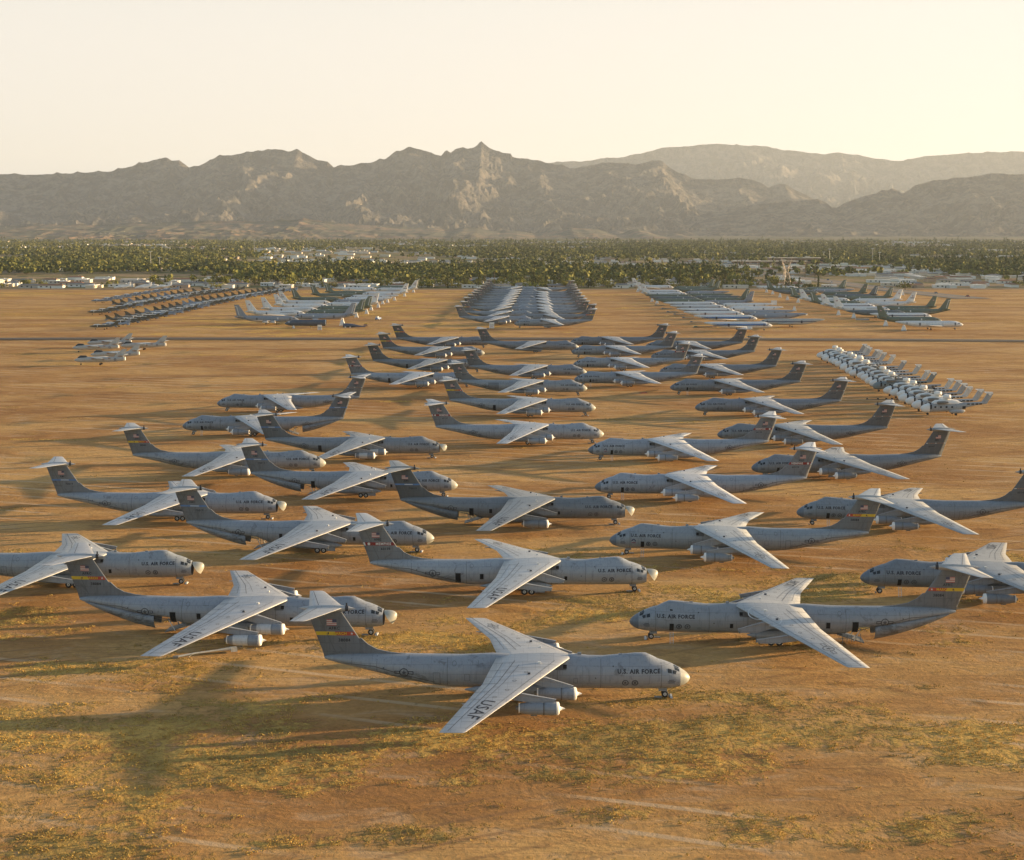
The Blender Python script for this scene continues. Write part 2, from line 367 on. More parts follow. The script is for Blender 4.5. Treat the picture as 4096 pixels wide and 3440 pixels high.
def wing_mesh(side, scrawl=False):
    mb = MB(); secs = [(side * y, a - OX, b - OX, h, t) for y, a, b, h, t in WS]
    lift_surface(mb, secs if side > 0 else secs, M['wing'])
    st = surf_top([(y, a - OX, b - OX, h, t) for y, a, b, h, t in WS])
    F = lambda x, y: (x, side * y, st(x, y))
    def line(p, q, w_=.075, mat=M['seam']):
        (x0, y0), (x1, y1) = p, q; dx, dy = x1 - x0, y1 - y0; L = math.hypot(dx, dy); nx, ny = -dy / L * w_ / 2, dx / L * w_ / 2
        decal(mb, ([(x0 + nx, y0 + ny), (x1 + nx, y1 + ny), (x1 - nx, y1 - ny), (x0 - nx, y0 - ny)], [(0, 1, 2, 3)]), F, mat, .6)
    def cp(y, c):
        a = np.interp(y, [q[0] for q in WS], [q[1] for q in WS]) - OX; b = np.interp(y, [q[0] for q in WS], [q[2] for q in WS]) - OX; return (float(a + (b - a) * c), y)
    for c, y0, y1, w_ in ((.70, 2.4, 10, .09), (.70, 10, 24, .09), (.58, 4, 10, .06), (.58, 10, 18, .06), (.13, 2.4, 23.5, .05), (.86, 3, 10, .05), (.86, 10, 17, .05)): line(cp(y0, c), cp(y1, c), w_)
    for y in (3.2, 5.6, 7.8, 10, 12.6, 15, 17.4, 20, 22.2): line(cp(y, .70), cp(y, .995), .06)
    for y in (4.4, 6.7, 9, 11.2, 13.6): line(cp(y, .58), cp(y, .70), .05)
    for y in (5, 10, 16.2, 21.5): line(cp(y, .13), cp(y, .58), .035)
    for y, c in ((6.5, .35), (9.3, .4), (12.2, .33), (14.4, .42)):
        x, _ = cp(y, c); decal(mb, ring_shape(.2, .27, 10), F, M['seam'], 5, (1, 0, x, 0, 1, y))
    for y, c in ((3.5, .3), (7.1, .27)):
        x, _ = cp(y, c); mb.box((x, side * y, st(x, y) + .08), (.35, .3, .2), M['white' if y < 5 else 'faded'])
    a = R(20); xc, yc = cp(18.0, .43)
    if side > 0:   # starboard: USAF
        decal(mb, text_shape('USAF', 2.3, .03), F, M['mark'], .4, (math.sin(a), -math.cos(a), xc, math.cos(a), math.sin(a), yc))
    else:          # port: insignia in outline
        T = (math.cos(a), math.sin(a), xc, -math.sin(a), math.cos(a), yc)
        sh = lambda s: decal(mb, s, F, M['faded'], .4, T)
        sh(ring_shape(.72, .84)); sh(star_shape(.5)); sh(([(x, y) for y, x in outline(-1.9, -.33, -.9, .33, .1)[0]], outline(0, 0, 1, 1)[1])); sh(([(x, y) for y, x in outline(.9, -.33, 1.9, .33, .1)[0]], outline(0, 0, 1, 1)[1]))
        if scrawl:   # large chalk strokes
            for k0, k1, r_, cx, cy in ((20, 300, 1.5, -3.2, 4.2), (-120, 120, 1.3, -1.6, 7.2)):
                pts = [(cx + r_ * math.cos(R(q)), cy + r_ * 1.6 * math.sin(R(q))) for q in np.linspace(k0, k1, 14)]
                for p, q in zip(pts[:-1], pts[1:]): line(p, q, .16, M['pale'])
            for p, q in (((-4.4, 2.6), (-2.2, 2.9)), ((-1.2, 9.6), (1.2, 10.0)), ((.8, 12.4), (1.9, 13.2)), ((2.2, 14.4), (3.2, 14.9))): line(p, q, .2, M['pale'])
    # flap-track fairing
    mb.tube([(cp(15.6, .9)[0] - 1, side * 15.6, st(*cp(15.6, .9)) - .35), (cp(15.6, 1)[0] + .5, side * 15.6, st(*cp(15.6, 1)) - .25)], [.22, .05], M['wing'])
    return mb.build('transport_wing')
FIN = [(4.95, 41.0, 48.35, 0, .30), (5.75, 41.9, 48.55, 0, .42), (6.6, 43.0, 48.85, 0, .40), (8.5, 44.25, 49.55, 0, .36), (11.5, 46.2, 50.6, 0, .30)]
def fin_mesh(style):
    mb = MB(); secs = [(z, a - OX, b - OX, 0, t) for z, a, b, _, t in FIN]; lift_surface(mb, secs, M['fin'], vertical=True)
    # dorsal fillet
    pts = [(37.3, 5.50), (39.5, 5.72), (41.3, 6.12), (42.5, 6.75), (43.4, 7.6), (44.6, 7.6), (44.6, 4.9), (37.3, 4.9)]
    vs = [(x - OX, s * (.10 + .12 * (z < 5.3)), z) for s in (1, -1) for x, z in pts]; n = len(pts)
    mb.add(vs, [tuple(range(n)), tuple(range(2 * n - 1, n - 1, -1))] + [(k, n + k, n + (k + 1) % n, (k + 1) % n) for k in range(n)], M['fin'])
    stf = surf_top([(z, a - OX, b - OX, 0, t) for z, a, b, _, t in FIN])
    for side in (1, -1):
        F = lambda x, z: (x, side * (max(stf(x, z), .12) + .005), z); sx = -side
        def dc(sh, x, z, mat, s=1.0, step=.5): decal(mb, sh, F, mat, step, (sx * s, 0, x - OX, 0, s, z))
        # flag, canton towards the leading edge
        fx, fz = 47.3, 9.75
        for k in range(7): decal(mb, rect_shape(fx - .66 - OX, fz - .42 + k * .12, fx + .66 - OX, fz - .30 + k * .12), F, M['red' if k % 2 == 0 else 'pale'], .5)
        decal(mb, rect_shape(fx - .665 - OX, fz, fx - .10 - OX, fz + .425), lambda x, z: (x, side * (max(stf(x, z), .12) + .016), z), M['navy'], .5)
        le = lambda z: float(np.interp(z, [q[0] for q in FIN], [q[1] for q in FIN])) - OX; te = lambda z: float(np.interp(z, [q[0] for q in FIN], [q[2] for q in FIN])) - OX
        F2 = lambda x, z: (x, side * (max(stf(x, z), .12) + .02), z)
        def band(z0, z1, f0, f1, mat, FF=F):
            q = lambda z, f: (le(z) + (te(z) - le(z)) * f, z); decal(mb, poly_shape([q(z0, f0), q(z0, f1), q(z1, f1), q(z1, f0)]), FF, mat, .5)
        def word(t_, size, f, z, mat, b=.012):
            decal(mb, text_shape(t_, size, b), F2, mat, .5, (sx, 0, le(z) + (te(z) - le(z)) * f, 0, 1, z))
        unit, num = {'march': ('AFRC', '38084'), 'memphis': ('ANG', '60139'), 'blue': ('AMC', '70019')}.get(style, ('AMC', '60147'))
        word(unit, .55, .47, 8.95, M['mark'], .01); word(num, .58, .38, 7.35, M['mark'], .012)
        if style == 'march': band(8.0, 8.5, .50, .985, M['yellow']); band(8.0, 8.5, .02, .50, M['scarlet']); word('MARCH', .50, .40, 8.25, M['yellow'], .016); decal(mb, star_shape(.2, le(8.25) + .55, 8.25), F2, M['pale'], .5); decal(mb, rect_shape(le(8.25) + 3.6, 8.12, le(8.25) + 3.75, 8.4), F2, M['mark'], .5)
        elif style == 'memphis': band(7.95, 8.5, .02, .985, M['maroon']); word('MEMPHIS', .60, .36, 8.22, M['pale'], .022); decal(mb, ring_shape(.01, .24, 14, le(8.22) + 4.4, 8.22), F2, M['pale'], .5); band(7.95, 8.5, .93, .985, M['pale'], F2)
        elif style == 'blue': band(8.05, 8.38, .02, .985, M['blue']); word('MCGUIRE', .3, .40, 8.21, M['pale'], .01) if False else band(8.15, 8.28, .3, .62, M['pale'], F2)
        elif style == 'thin':
            for k in range(9): band(8.1, 8.24, .03 + k * .106, .03 + k * .106 + .085, M['orange'] if k % 4 else M['pale'])
        # rudder hinge line
        band(5.6, 11.4, .735, .75, M['seam'])
        for z in (7.0, 9.2, 10.4): band(z, z + .05, .75, .99, M['seam'])
    return mb.build('tail_fin')
def tailplane_mesh():
    mb = MB()
    for s in (1, -1):
        secs = [(s * .1, 45.7 - OX, 50.3 - OX, 11.72, .26), (s * 7.2, 49.3 - OX, 51.4 - OX, 11.95, .11), (s * 7.65, 49.7 - OX, 51.45 - OX, 11.97, .05)]
        lift_surface(mb, secs, M['wing']); q = [(abs(a[0]),) + a[1:] for a in secs]; st = surf_top(q)
        decal(mb, poly_shape([(49.05 - OX, .6), (50.85 - OX, 7.3), (50.92 - OX, 7.3), (49.14 - OX, .6)]), lambda x, y: (x, s * y, st(x, y)), M['seam'], .7)
    return mb.build('tailplane')
def bullet_mesh():
    mb = MB(); P = [(44.2, .04), (44.6, .14), (45.2, .30), (46.0, .42), (47.5, .47), (49.5, .40), (51.0, .2), (51.6, .05)]
    mb.tube([(x - OX, 0, 11.62) for x, r in P], [r for x, r in P], M['wing'], 14)
    mb.tube([(45.05 - OX, 0, 11.62), (45.45 - OX, 0, 11.62)], [.33, .41], M['black'], 14)
    mb.box((45.3 - OX, 0, 12.15), (.2, .06, .45), M['black']); return mb.build('tail_bullet')
def gear_mesh(main=False):
    mb = MB()
    if main:
        for x in (-.6, .6):
            mb.tube([(x, 0, 1.3), (x, 0, .5)], .12, M['steel'], 8)
        mb.tube([(-.9, 0, .5), (.9, 0, .5)], .1, M['steel'], 8)
    else:
        mb.tube([(0, 0, 1.5), (0, 0, .45)], [.12, .09], M['steel'], 8); mb.tube([(0, -.33, .45), (0, .33, .45)], .07, M['steel'], 8); mb.tube([(.5, 0, 1.4), (0, 0, .7)], .05, M['steel'], 6)
        for s in (1, -1): mb.box((.3, s * .45, 1.15), (1.1, .04, .55), M['fus'])
        mb.box((-.6, 0, .08), (.2, .8, .16), M['steel'])
    return mb.build('landing_gear')
def wheel_mesh(r, wdt):
    mb = MB(); mb.tube([(0, -wdt / 2, 0), (0, -wdt * .38, 0), (0, wdt * .38, 0), (0, wdt / 2, 0)], [r * .82, r, r, r * .82], M['tyre'], 18)
    for s in (1, -1): mb.tube([(0, s * wdt * .5, 0), (0, s * (wdt * .5 + .02), 0)], [r * .48, r * .42], M['hub'], 12); mb.tube([(0, s * (wdt * .5 + .02), 0), (0, s * (wdt * .5 + .04), 0)], r * .16, M['tyre'], 8)
    return mb.build('wheel')
def pod_mesh():
    mb = MB(); P = [(17.4, .1, .1), (18.2, .5, .42), (19.6, .85, .68), (22, .98, .78), (26, .95, .72), (28, .6, .48), (29.6, .12, .1)]; rings = []
    for x, h, w_ in P: rings.append([(x - OX, w_ * math.sin(2 * math.pi * k / 14), 1.45 + h * .72 * math.cos(2 * math.pi * k / 14)) for k in range(14)])
    mb.rings(rings, M['fus']); mb.box((20.3 - OX, .55, .82), (3.3, .06, .75), M['fus']); return mb.build('gear_pod')
EY = ((7.3, 15.1), (12.6, 17.3))
def pylon_mesh(y, x0, stub=False):
    zc = 2.75; mb = MB(); yw = y; a = float(np.interp(yw, [q[0] for q in WS], [q[1] for q in WS])); h = float(np.interp(yw, [q[0] for q in WS], [q[3] for q in WS]))
    pts = [(x0 + .5, zc + .70), (x0 + .35, zc + 1.0), (a - .2, h - .05), (a + 3.2, h - .15), (a + 1.8, h - .75), (x0 + 3.2, zc + .55), (x0 + .9, zc + .5)]
    n = len(pts); T = [.12, .14, .2, .1, .16, .18, .14]
    vs = [(x - OX, s * T[i], z) for s in (1, -1) for i, (x, z) in enumerate(pts)]
    mb.add(vs, [tuple(range(n)), tuple(range(2 * n - 1, n - 1, -1))] + [(k, n + k, n + (k + 1) % n, (k + 1) % n) for k in range(n)], M['nac'])
    mb.tube([(x0 + .75 - OX, 0, zc + .55), (x0 + .55 - OX, 0, zc + .5)], [.2, .16], M['steel'], 8)
    None
    return mb.build('engine_pylon')
def engine_mesh(kind):
    mb = MB(); b = {'plain': M['nac'], 'white': M['bare']}[kind]
    mb.tube([(.05, 0, 0), (.2, 0, 0), (.9, 0, 0), (1.75, 0, 0)], [.72, .80, .85, .84], M['nac'], 20)
    mb.tube([(1.70, 0, 0), (1.86, 0, 0)], [.80, .80], M['steel'], 20)
    mb.tube([(1.84, 0, 0), (3.6, 0, 0), (4.0, 0, 0)], [.80, .79, .74], b, 20)
    mb.tube([(4.0, 0, 0), (4.9, 0, 0)], [.74, .56], M['nac'], 20)
    mb.tube([(1.83, 0, 0), (1.95, 0, 0)], [.815, .815], M['pale' if kind == 'white' else 'seam'], 20)
    mb.box((3.1, 0, -.85), (.8, .35, .18), M['steel']); mb.box((1.3, .0, .85), (.6, .25, .2), M['nac'])
    return mb.build('engine')
def cover_mesh(kind):
    mb = MB()
    if kind == 'cone': mb.tube([(.32, 0, 0), (.02, 0, 0), (-.05, 0, 0), (-.12, 0, 0), (-.45, 0, 0), (-.75, 0, 0)], [.84, .80, .62, .26, .16, .03], M['white'], 18)
    else: mb.tube([(.4, 0, 0), (.0, 0, 0), (-.18, 0, 0), (-.26, 0, 0)], [.86, .8, .55, .1], M['white'], 18)
    return mb.build('intake_cover')
def ring_mesh():
    mb = MB(); mb.tube([(4.82, 0, 0), (4.98, 0, 0)], [.62, .62], M['white'], 18); mb.tube([(4.7, 0, 0), (5.35, 0, 0)], [.42, .25], M['steel'], 12); return mb.build('exhaust_ring')
def petal_mesh():
    """clamshell doors under the upswept tail, swung down and outwards"""
    mb = MB(); L = [(47.2, .05), (45.5, .30), (43.5, .62), (41.5, .95), (39.5, 1.25), (37.5, 1.5), (36.2, 1.6)]
    for s in (1, -1):
        out = []
        for x, k in L:
            zc, hh, hw = fus(x); zt = zc - hh * .45; zb = float(np.interp(x, [36.2, 47.2], [.95, zt - .15])); r = []
            for t in np.linspace(0, 1, 9): r.append((x - OX, s * (hw * .9 + .15 + .42 * math.sin(math.pi * t) * min(1, k) - .5 * t * min(1, k)), zt + (zb - zt) * t))
            out.append(r)
        inn = [[(p[0], p[1] - s * .1, p[2]) for p in r] for r in out]
        mb.rings([p + list(reversed(q)) for p, q in zip(out, inn)], M['fus'], True, True, M['dark'])
    return mb.build('clamshell_door')
def ramp_mesh():
    mb = MB(); Mx = Matrix.Rotation(R(17), 3, 'Y'); mb.box((32.8 - OX, 0, .85), (4.2, 2.8, .15), M['steel'], Mx)
    for k in range(5): mb.box((31.6 - OX + k * .65, -1.45, .75 + .1 * k), (.08, .08, 1.1), M['steel'])
    for s in (1, -1): mb.tube([(34.2 - OX, s * 1.4, 2.4), (33.2 - OX, s * 1.4, .5)], .07, M['bare'], 6)
    return mb.build('cargo_ramp')
def ladder_mesh():
    mb = MB()
    for s in (-.25, .25): mb.tube([(6.25 - OX + s, -2.15, 1.7), (6.25 - OX + s, -2.75, .02)], .035, M['bare'], 5)
    for k in range(6): f = (k + .5) / 6; mb.tube([(6.0 - OX, -2.15 - .6 * f, 1.7 - 1.68 * f), (6.5 - OX, -2.15 - .6 * f, 1.7 - 1.68 * f)], .03, M['bare'], 5)
    return mb.build('crew_ladder')

FM = {}
def fmesh(op, petal, nose, eagle=False, patch=False):
    k = (op, petal, nose, eagle, patch)
    if k not in FM: FM[k] = fuselage_mesh(*k)
    return FM[k]
me_cock = cockpit_mesh(); me_rad = radome_mesh(); me_wing = {1: wing_mesh(1), -1: wing_mesh(-1), 's': wing_mesh(-1, True)}
me_fin = {k: fin_mesh(k) for k in ('march', 'memphis', 'blue', 'thin')}; me_tp = tailplane_mesh(); me_bul = bullet_mesh()
me_ng = gear_mesh(); me_mg = gear_mesh(True); me_w = wheel_mesh(.46, .3); me_w2 = wheel_mesh(.55, .42); me_pod = pod_mesh()
me_py = {(i, st): pylon_mesh(y, x, st) for i, (y, x) in enumerate(EY) for st in (False, True)}
me_en = {k: engine_mesh(k) for k in ('plain', 'white')}; me_cov = {k: cover_mesh(k) for k in ('cone', 'dome')}; me_ring = ring_mesh(); me_pet = petal_mesh(); me_ramp = ramp_mesh(); me_lad = ladder_mesh()

def transport(nx, ny, yaw, d, label, group, shade=1.0, tail='thin', nose='closed', eng='F', petal=False, op='', ladder=False, eagle=False, patch=False, scrawl=False, lit_nose_tint=None):
    hx, hy = d * math.cos(R(yaw)), math.sin(R(yaw))
    rz = math.atan2(-hy, -hx); root = empty('transport_plane', (nx - OX * hx, ny - OX * hy, 0), rz); tag(root, label, 'plane', group)
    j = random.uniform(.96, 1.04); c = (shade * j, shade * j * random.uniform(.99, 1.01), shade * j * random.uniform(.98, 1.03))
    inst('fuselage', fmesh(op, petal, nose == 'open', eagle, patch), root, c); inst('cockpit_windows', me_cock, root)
    ln = (d > 0) if lit_nose_tint is None else lit_nose_tint
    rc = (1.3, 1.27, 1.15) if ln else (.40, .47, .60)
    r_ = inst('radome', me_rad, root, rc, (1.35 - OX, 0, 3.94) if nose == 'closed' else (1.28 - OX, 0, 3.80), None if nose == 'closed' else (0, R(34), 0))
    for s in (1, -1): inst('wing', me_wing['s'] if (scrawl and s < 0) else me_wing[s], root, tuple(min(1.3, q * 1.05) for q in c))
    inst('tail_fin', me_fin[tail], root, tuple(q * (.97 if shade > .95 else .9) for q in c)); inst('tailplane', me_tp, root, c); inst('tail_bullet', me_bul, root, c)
    g = inst('nose_gear', me_ng, root, None, (3.3 - OX, 0, 0))
    for s in (1, -1): inst('wheel', me_w, g, None, (0, s * .3, .46))
    for s in (1, -1):
        p = inst('gear_pod', me_pod, root, c, (0, s * 2.25, 0)); 
        if s < 0: p.scale = (1, -1, 1)
        g = inst('main_gear', me_mg, root, None, (21.5 - OX, s * 2.3, 0))
        for a in (-.6, .6):
            for b in (-.38, .38): inst('wheel', me_w2, g, None, (a, b, .55))
    for i, (y, x) in enumerate(EY):
        for s in (1, -1):
            has = eng in 'FWD' or (eng == 'O' and i == 1)
            inst('pylon', me_py[(i, not has)], root, c, (0, s * y, 0))
            if has:
                e = inst('engine', me_en['white' if eng == 'W' else 'plain'], root, c, (x - OX, s * y, 2.72 - .15 * i))
                inst('intake_cover', me_cov['dome' if eng == 'D' else 'cone'], e); inst('exhaust_ring', me_ring, e)
    if petal: inst('clamshell_door', me_pet, root, tuple(q * .8 for q in c)); inst('cargo_ramp', me_ramp, root, c)
    if ladder: inst('crew_ladder', me_lad, root)
    return root

GRID = 'parked grey transport planes in staggered rows'
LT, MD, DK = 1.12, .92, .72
TP = [  # nose x, nose y, yaw, direction, shade, options, label
 (23.4, 181.0, -1.7, 1, 1.08, dict(tail='march'), 'complete grey transport nearest the camera, yellow and red tail band, USAF on near wing'),
 (24.1, 236.4, .2, 1, 1.25, dict(tail='memphis', nose='open', eng='N', op='rhf'), 'pale transport with open nose cap and MEMPHIS tail band, no engines, foreground centre'),
 (24.8, 291.5, -1.6, 1, DK, dict(tail='blue', nose='open', eng='O', petal=True, op='rhf'), 'dark grey transport with open nose cap, rear doors split open and blue tail line'),
 (17.6, 208.1, 3.3, -1, 1.0, dict(tail='march', nose='closed', eng='N', petal=True, op='rhfcp', ladder=True, scrawl=True), 'engineless left-facing transport with white chalk scrawl on its wing and crew ladder'),
 (18.4, 264.4, 5.0, -1, 1.05, dict(tail='march', op='c', ladder=True, eagle=True), 'left-facing transport with eagle badge behind the nose and yellow and red tail band'),
 (26.3, 404.6, 1.2, 1, 1.2, dict(tail='memphis'), 'pale right-facing transport with four capped engines and small MEMPHIS band, mid distance'),
 (-18.2, 209.9, -3.1, 1, 1.05, dict(tail='march', nose='open', eng='W', petal=True, op='rhf'), 'transport at lower left with white-wrapped engine cowls and tipped-up nose cap'),
 (-54.3, 241.5, .8, 1, 1.15, dict(tail='blue', nose='open', eng='N', op='f'), 'pale transport at far left edge showing only its open nose in the picture'),
 (-14.9, 265.7, -4.8, 1, 1.1, dict(tail='blue', eng='N', petal=True, op='hf'), 'pale transport with split rear doors and blue tail line, left of centre foreground'),
 (-48.7, 296.9, -1.5, 1, 1.15, dict(tail='blue', nose='open', eng='N', op=''), 'pale transport at left edge, open nose cap, tail outside the picture, engineless pylons'),
 (-12.6, 322.3, -3.7, 1, 1.0, dict(tail='blue', eng='N', petal=True, op='rf'), 'blue-lined transport with split rear doors, nose half hidden by the dark open-nosed one'),
 (-47.0, 353.6, 1.4, 1, 1.1, dict(tail='march', eng='D'), 'left-edge transport with yellow and red tail band and round white engine caps'),
 (-18.3, 377.8, -1.5, 1, .85, dict(tail='blue', nose='open', eng='W', op='r'), 'darker transport with white engine cowls and blue tail line, left of middle'),
 (27.4, 464.4, -3.3, 1, 1.05, dict(tail='march', op='r'), 'right-facing transport with yellow and red tail band just behind the small MEMPHIS one'),
 (27.6, 522.0, -4.3, 1, .98, dict(patch=True), 'right-facing transport with a dark rectangular patch on its rear side, centre file'),
 (30.5, 581.6, -1.7, 1, .88, {}, 'right-facing centre transport directly behind the one with the dark side patch'),
 (33.0, 706.6, -2.0, 1, .80, dict(eng='N'), 'rearmost right-facing transport of the centre file, no engines, by the dark road'),
 (-14.5, 550.2, -1.0, 1, 1.2, dict(tail='memphis', op='r'), 'pale transport with open side door and red tail band, front of left rear four'),
 (-11.8, 607.2, -2.1, 1, .72, dict(op='r'), 'dark transport with open side door and plain tail, second of the left rear four'),
 (-13.2, 671.6, -2.1, 1, .78, dict(tail='march'), 'dark transport with yellow and red tail band, third of the left rear four'),
 (-11.6, 733.1, -.8, 1, .72, dict(tail='march'), 'farthest dark transport of the left rear four, touching the dark road'),
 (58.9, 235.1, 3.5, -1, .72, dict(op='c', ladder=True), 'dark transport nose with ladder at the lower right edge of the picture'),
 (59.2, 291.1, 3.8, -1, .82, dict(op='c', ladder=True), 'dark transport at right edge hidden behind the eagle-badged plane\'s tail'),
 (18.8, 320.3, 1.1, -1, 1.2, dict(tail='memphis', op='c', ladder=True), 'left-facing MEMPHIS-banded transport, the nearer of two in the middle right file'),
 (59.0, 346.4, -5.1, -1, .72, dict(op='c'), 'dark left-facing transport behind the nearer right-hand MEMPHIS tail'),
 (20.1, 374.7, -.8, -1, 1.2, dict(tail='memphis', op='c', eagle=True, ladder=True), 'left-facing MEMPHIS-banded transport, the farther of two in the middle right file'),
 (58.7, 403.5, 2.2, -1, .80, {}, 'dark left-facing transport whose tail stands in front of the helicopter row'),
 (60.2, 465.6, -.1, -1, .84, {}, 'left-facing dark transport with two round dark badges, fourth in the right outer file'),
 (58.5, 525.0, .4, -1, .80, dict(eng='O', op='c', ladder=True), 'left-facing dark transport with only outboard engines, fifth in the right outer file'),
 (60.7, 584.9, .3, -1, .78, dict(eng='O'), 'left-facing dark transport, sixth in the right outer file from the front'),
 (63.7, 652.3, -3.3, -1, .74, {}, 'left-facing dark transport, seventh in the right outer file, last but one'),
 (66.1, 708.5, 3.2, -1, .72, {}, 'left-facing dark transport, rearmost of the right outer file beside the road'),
 (24.1, 553.2, -1.3, -1, 1.0, dict(tail='blue', op='c', ladder=True), 'left-facing transport with thin pale blue tail line, front of the inner rear four'),
 (26.3, 615.3, .3, -1, 1.1, dict(tail='memphis', op='c'), 'left-facing transport with bright red tail band, second of the inner rear four'),
 (28.2, 678.4, -.6, -1, .95, dict(op='c'), 'left-facing transport with plain tail, third of the inner rear four'),
 (29.8, 734.8, .3, -1, .72, dict(op='c'), 'farthest dark left-facing transport of the inner rear four, by the road'),
 (-99.8, 476.6, 1.1, -1, .98, {}, 'left-facing transport at mid left, farther of the pair with opposite heading'),
 (-98.8, 421.3, -.2, -1, .95, dict(tail='blue', petal=True, op='cp', ladder=True), 'left-facing transport at mid left with blue tail line, nearer of the pair'),
]
for nx, ny, yaw, d, sh, opt, lab in TP: transport(nx, ny, yaw, d, lab, GRID, shade=sh, **opt)
mbk = MB(); mbk.box((-.85, 0, .10), (.35, 1.5, .22), M['bare'], taper=.7); chk_a = mbk.build('chock_block'); mbk = MB(); mbk.box((.9, .45, .08), (1.0, .5, .12), M['steel']); chk_b = mbk.build('base_plate')
for (nx, ny, yaw, d, sh, opt, lab), nick in zip(TP[:14], ('the foreground transport', 'the MEMPHIS transport in front', 'the dark open-nosed transport', 'the chalk-marked transport', 'the eagle-badged transport', 'the mid-distance MEMPHIS transport', 'the white-cowled transport at left', 'the nose at left edge', 'the split-door pale transport', 'the left-edge open-nosed transport', 'the blue-lined half-hidden transport', 'the round-capped left transport', 'the darker white-cowled transport', 'the second yellow-banded transport')):
    hx, hy = d * math.cos(R(yaw)), math.sin(R(yaw)); o = empty('wheel_chock', (nx - 3.3 * hx, ny - 3.3 * hy, 0), math.atan2(-hy, -hx)); tag(o, 'pale wheel chock on the sand under the nose of ' + nick, 'wheel chock', 'wheel chocks under plane noses'); inst('block', chk_a, o); inst('base_plate', chk_b, o)
ORD = ['first', 'second', 'third', 'fourth', 'fifth', 'sixth', 'seventh', 'eighth', 'ninth', 'tenth', 'eleventh', 'twelfth', 'thirteenth', 'fourteenth', 'fifteenth', 'sixteenth', 'seventeenth', 'eighteenth', 'nineteenth', 'twentieth',
       'twenty-first', 'twenty-second', 'twenty-third', 'twenty-fourth', 'twenty-fifth', 'twenty-sixth', 'twenty-seventh', 'twenty-eighth']
BL = [(14.1, 908.9), (15.5, 965), (15.6, 1022), (17.4, 1064), (19.2, 1105), (19.4, 1145), (21, 1184), (22.7, 1232), (23.9, 1272), (25, 1312), (25.5, 1372)]
BR = [(1.1, 880.5), (3.9, 933), (1.7, 975), (1.6, 1010), (2, 1048), (2.4, 1100), (3.1, 1145), (3.3, 1192), (4.4, 1230), (5.5, 1270), (7.5, 1355)]
tl = ['thin', 'march', 'thin', 'blue', 'thin', 'memphis', 'thin', 'thin', 'blue', 'thin', 'thin']
for i, (x, y) in enumerate(BL):
    transport(x, y, -3, 1, 'right-facing grey transport, %s from the front of the packed central block' % ORD[i], 'tightly packed transports in the far central block', shade=[1.05, 1.0, .95, 1.0, .9, 1, .98, .9, .85, .95, 1][i], tail=tl[i], eng='O' if i % 3 == 1 else 'F', lit_nose_tint=False)
for i, (x, y) in enumerate(BR):
    transport(x, y, 3, -1, 'left-facing grey transport, %s from the front of the packed central block' % ORD[i], 'tightly packed transports in the far central block', shade=[1.1, .8, .82, 1.1, 1.1, 1.1, 1.1, .85, .8, .95, 1][i], tail=(['march', 'thin', 'thin', 'memphis', 'memphis', 'thin', 'thin', 'blue', 'thin', 'thin', 'thin'])[i], eng='N' if i % 2 == 0 else 'F', op='c')

# ------------------------------------------------------------------ noise used for terrain and planting
def _hash(ix, iy, seed):
    h = (ix.astype(np.int64) * 374761393 + iy.astype(np.int64) * 668265263 + seed * 1442695041) & 0x7fffffff
    h = (h ^ (h >> 13)) * 1274126177 & 0x7fffffff; return ((h ^ (h >> 16)) & 0xffff) / 65535.0
def vnoise(x, y, seed=0):
    ix = np.floor(x); iy = np.floor(y); fx = x - ix; fy = y - iy; fx = fx * fx * (3 - 2 * fx); fy = fy * fy * (3 - 2 * fy)
    a = _hash(ix, iy, seed); b = _hash(ix + 1, iy, seed); c = _hash(ix, iy + 1, seed); d = _hash(ix + 1, iy + 1, seed)
    return (a * (1 - fx) + b * fx) * (1 - fy) + (c * (1 - fx) + d * fx) * fy
def fbm(x, y, oct=5, seed=0, gain=.5):
    s = 0; a = 1; t = 0
    for o in range(oct): s = s + a * vnoise(x * 2 ** o + 17.3 * o, y * 2 ** o - 9.1 * o, seed + o); t += a; a *= gain
    return s / t
def ridged(x, y, oct=5, seed=0):
    s = 0; a = 1; t = 0; w_ = 1
    for o in range(oct):
        n = 1 - abs(2 * vnoise(x * 2 ** o + 5.7 * o, y * 2 ** o + 3.3 * o, seed + o) - 1); n = n * n; s = s + a * n * w_; w_ = np.clip(n * 1.6, 0, 1); t += a; a *= .52
    return s / t
def sstep(x, a, b): t = np.clip((x - a) / (b - a), 0, 1); return t * t * (3 - 2 * t)
def grid_mesh(name, xs, ys, Z, mat, attrs=None, smooth=True):
    nx, ny = len(xs), len(ys); X, Y = np.meshgrid(xs, ys); co = np.stack([X, Y, Z], -1).reshape(-1, 3).astype(np.float32)
    i = np.arange(nx * ny).reshape(ny, nx); q = np.stack([i[:-1, :-1], i[:-1, 1:], i[1:, 1:], i[1:, :-1]], -1).reshape(-1, 4)
    return quads(name, co, q, mat, attrs, smooth)
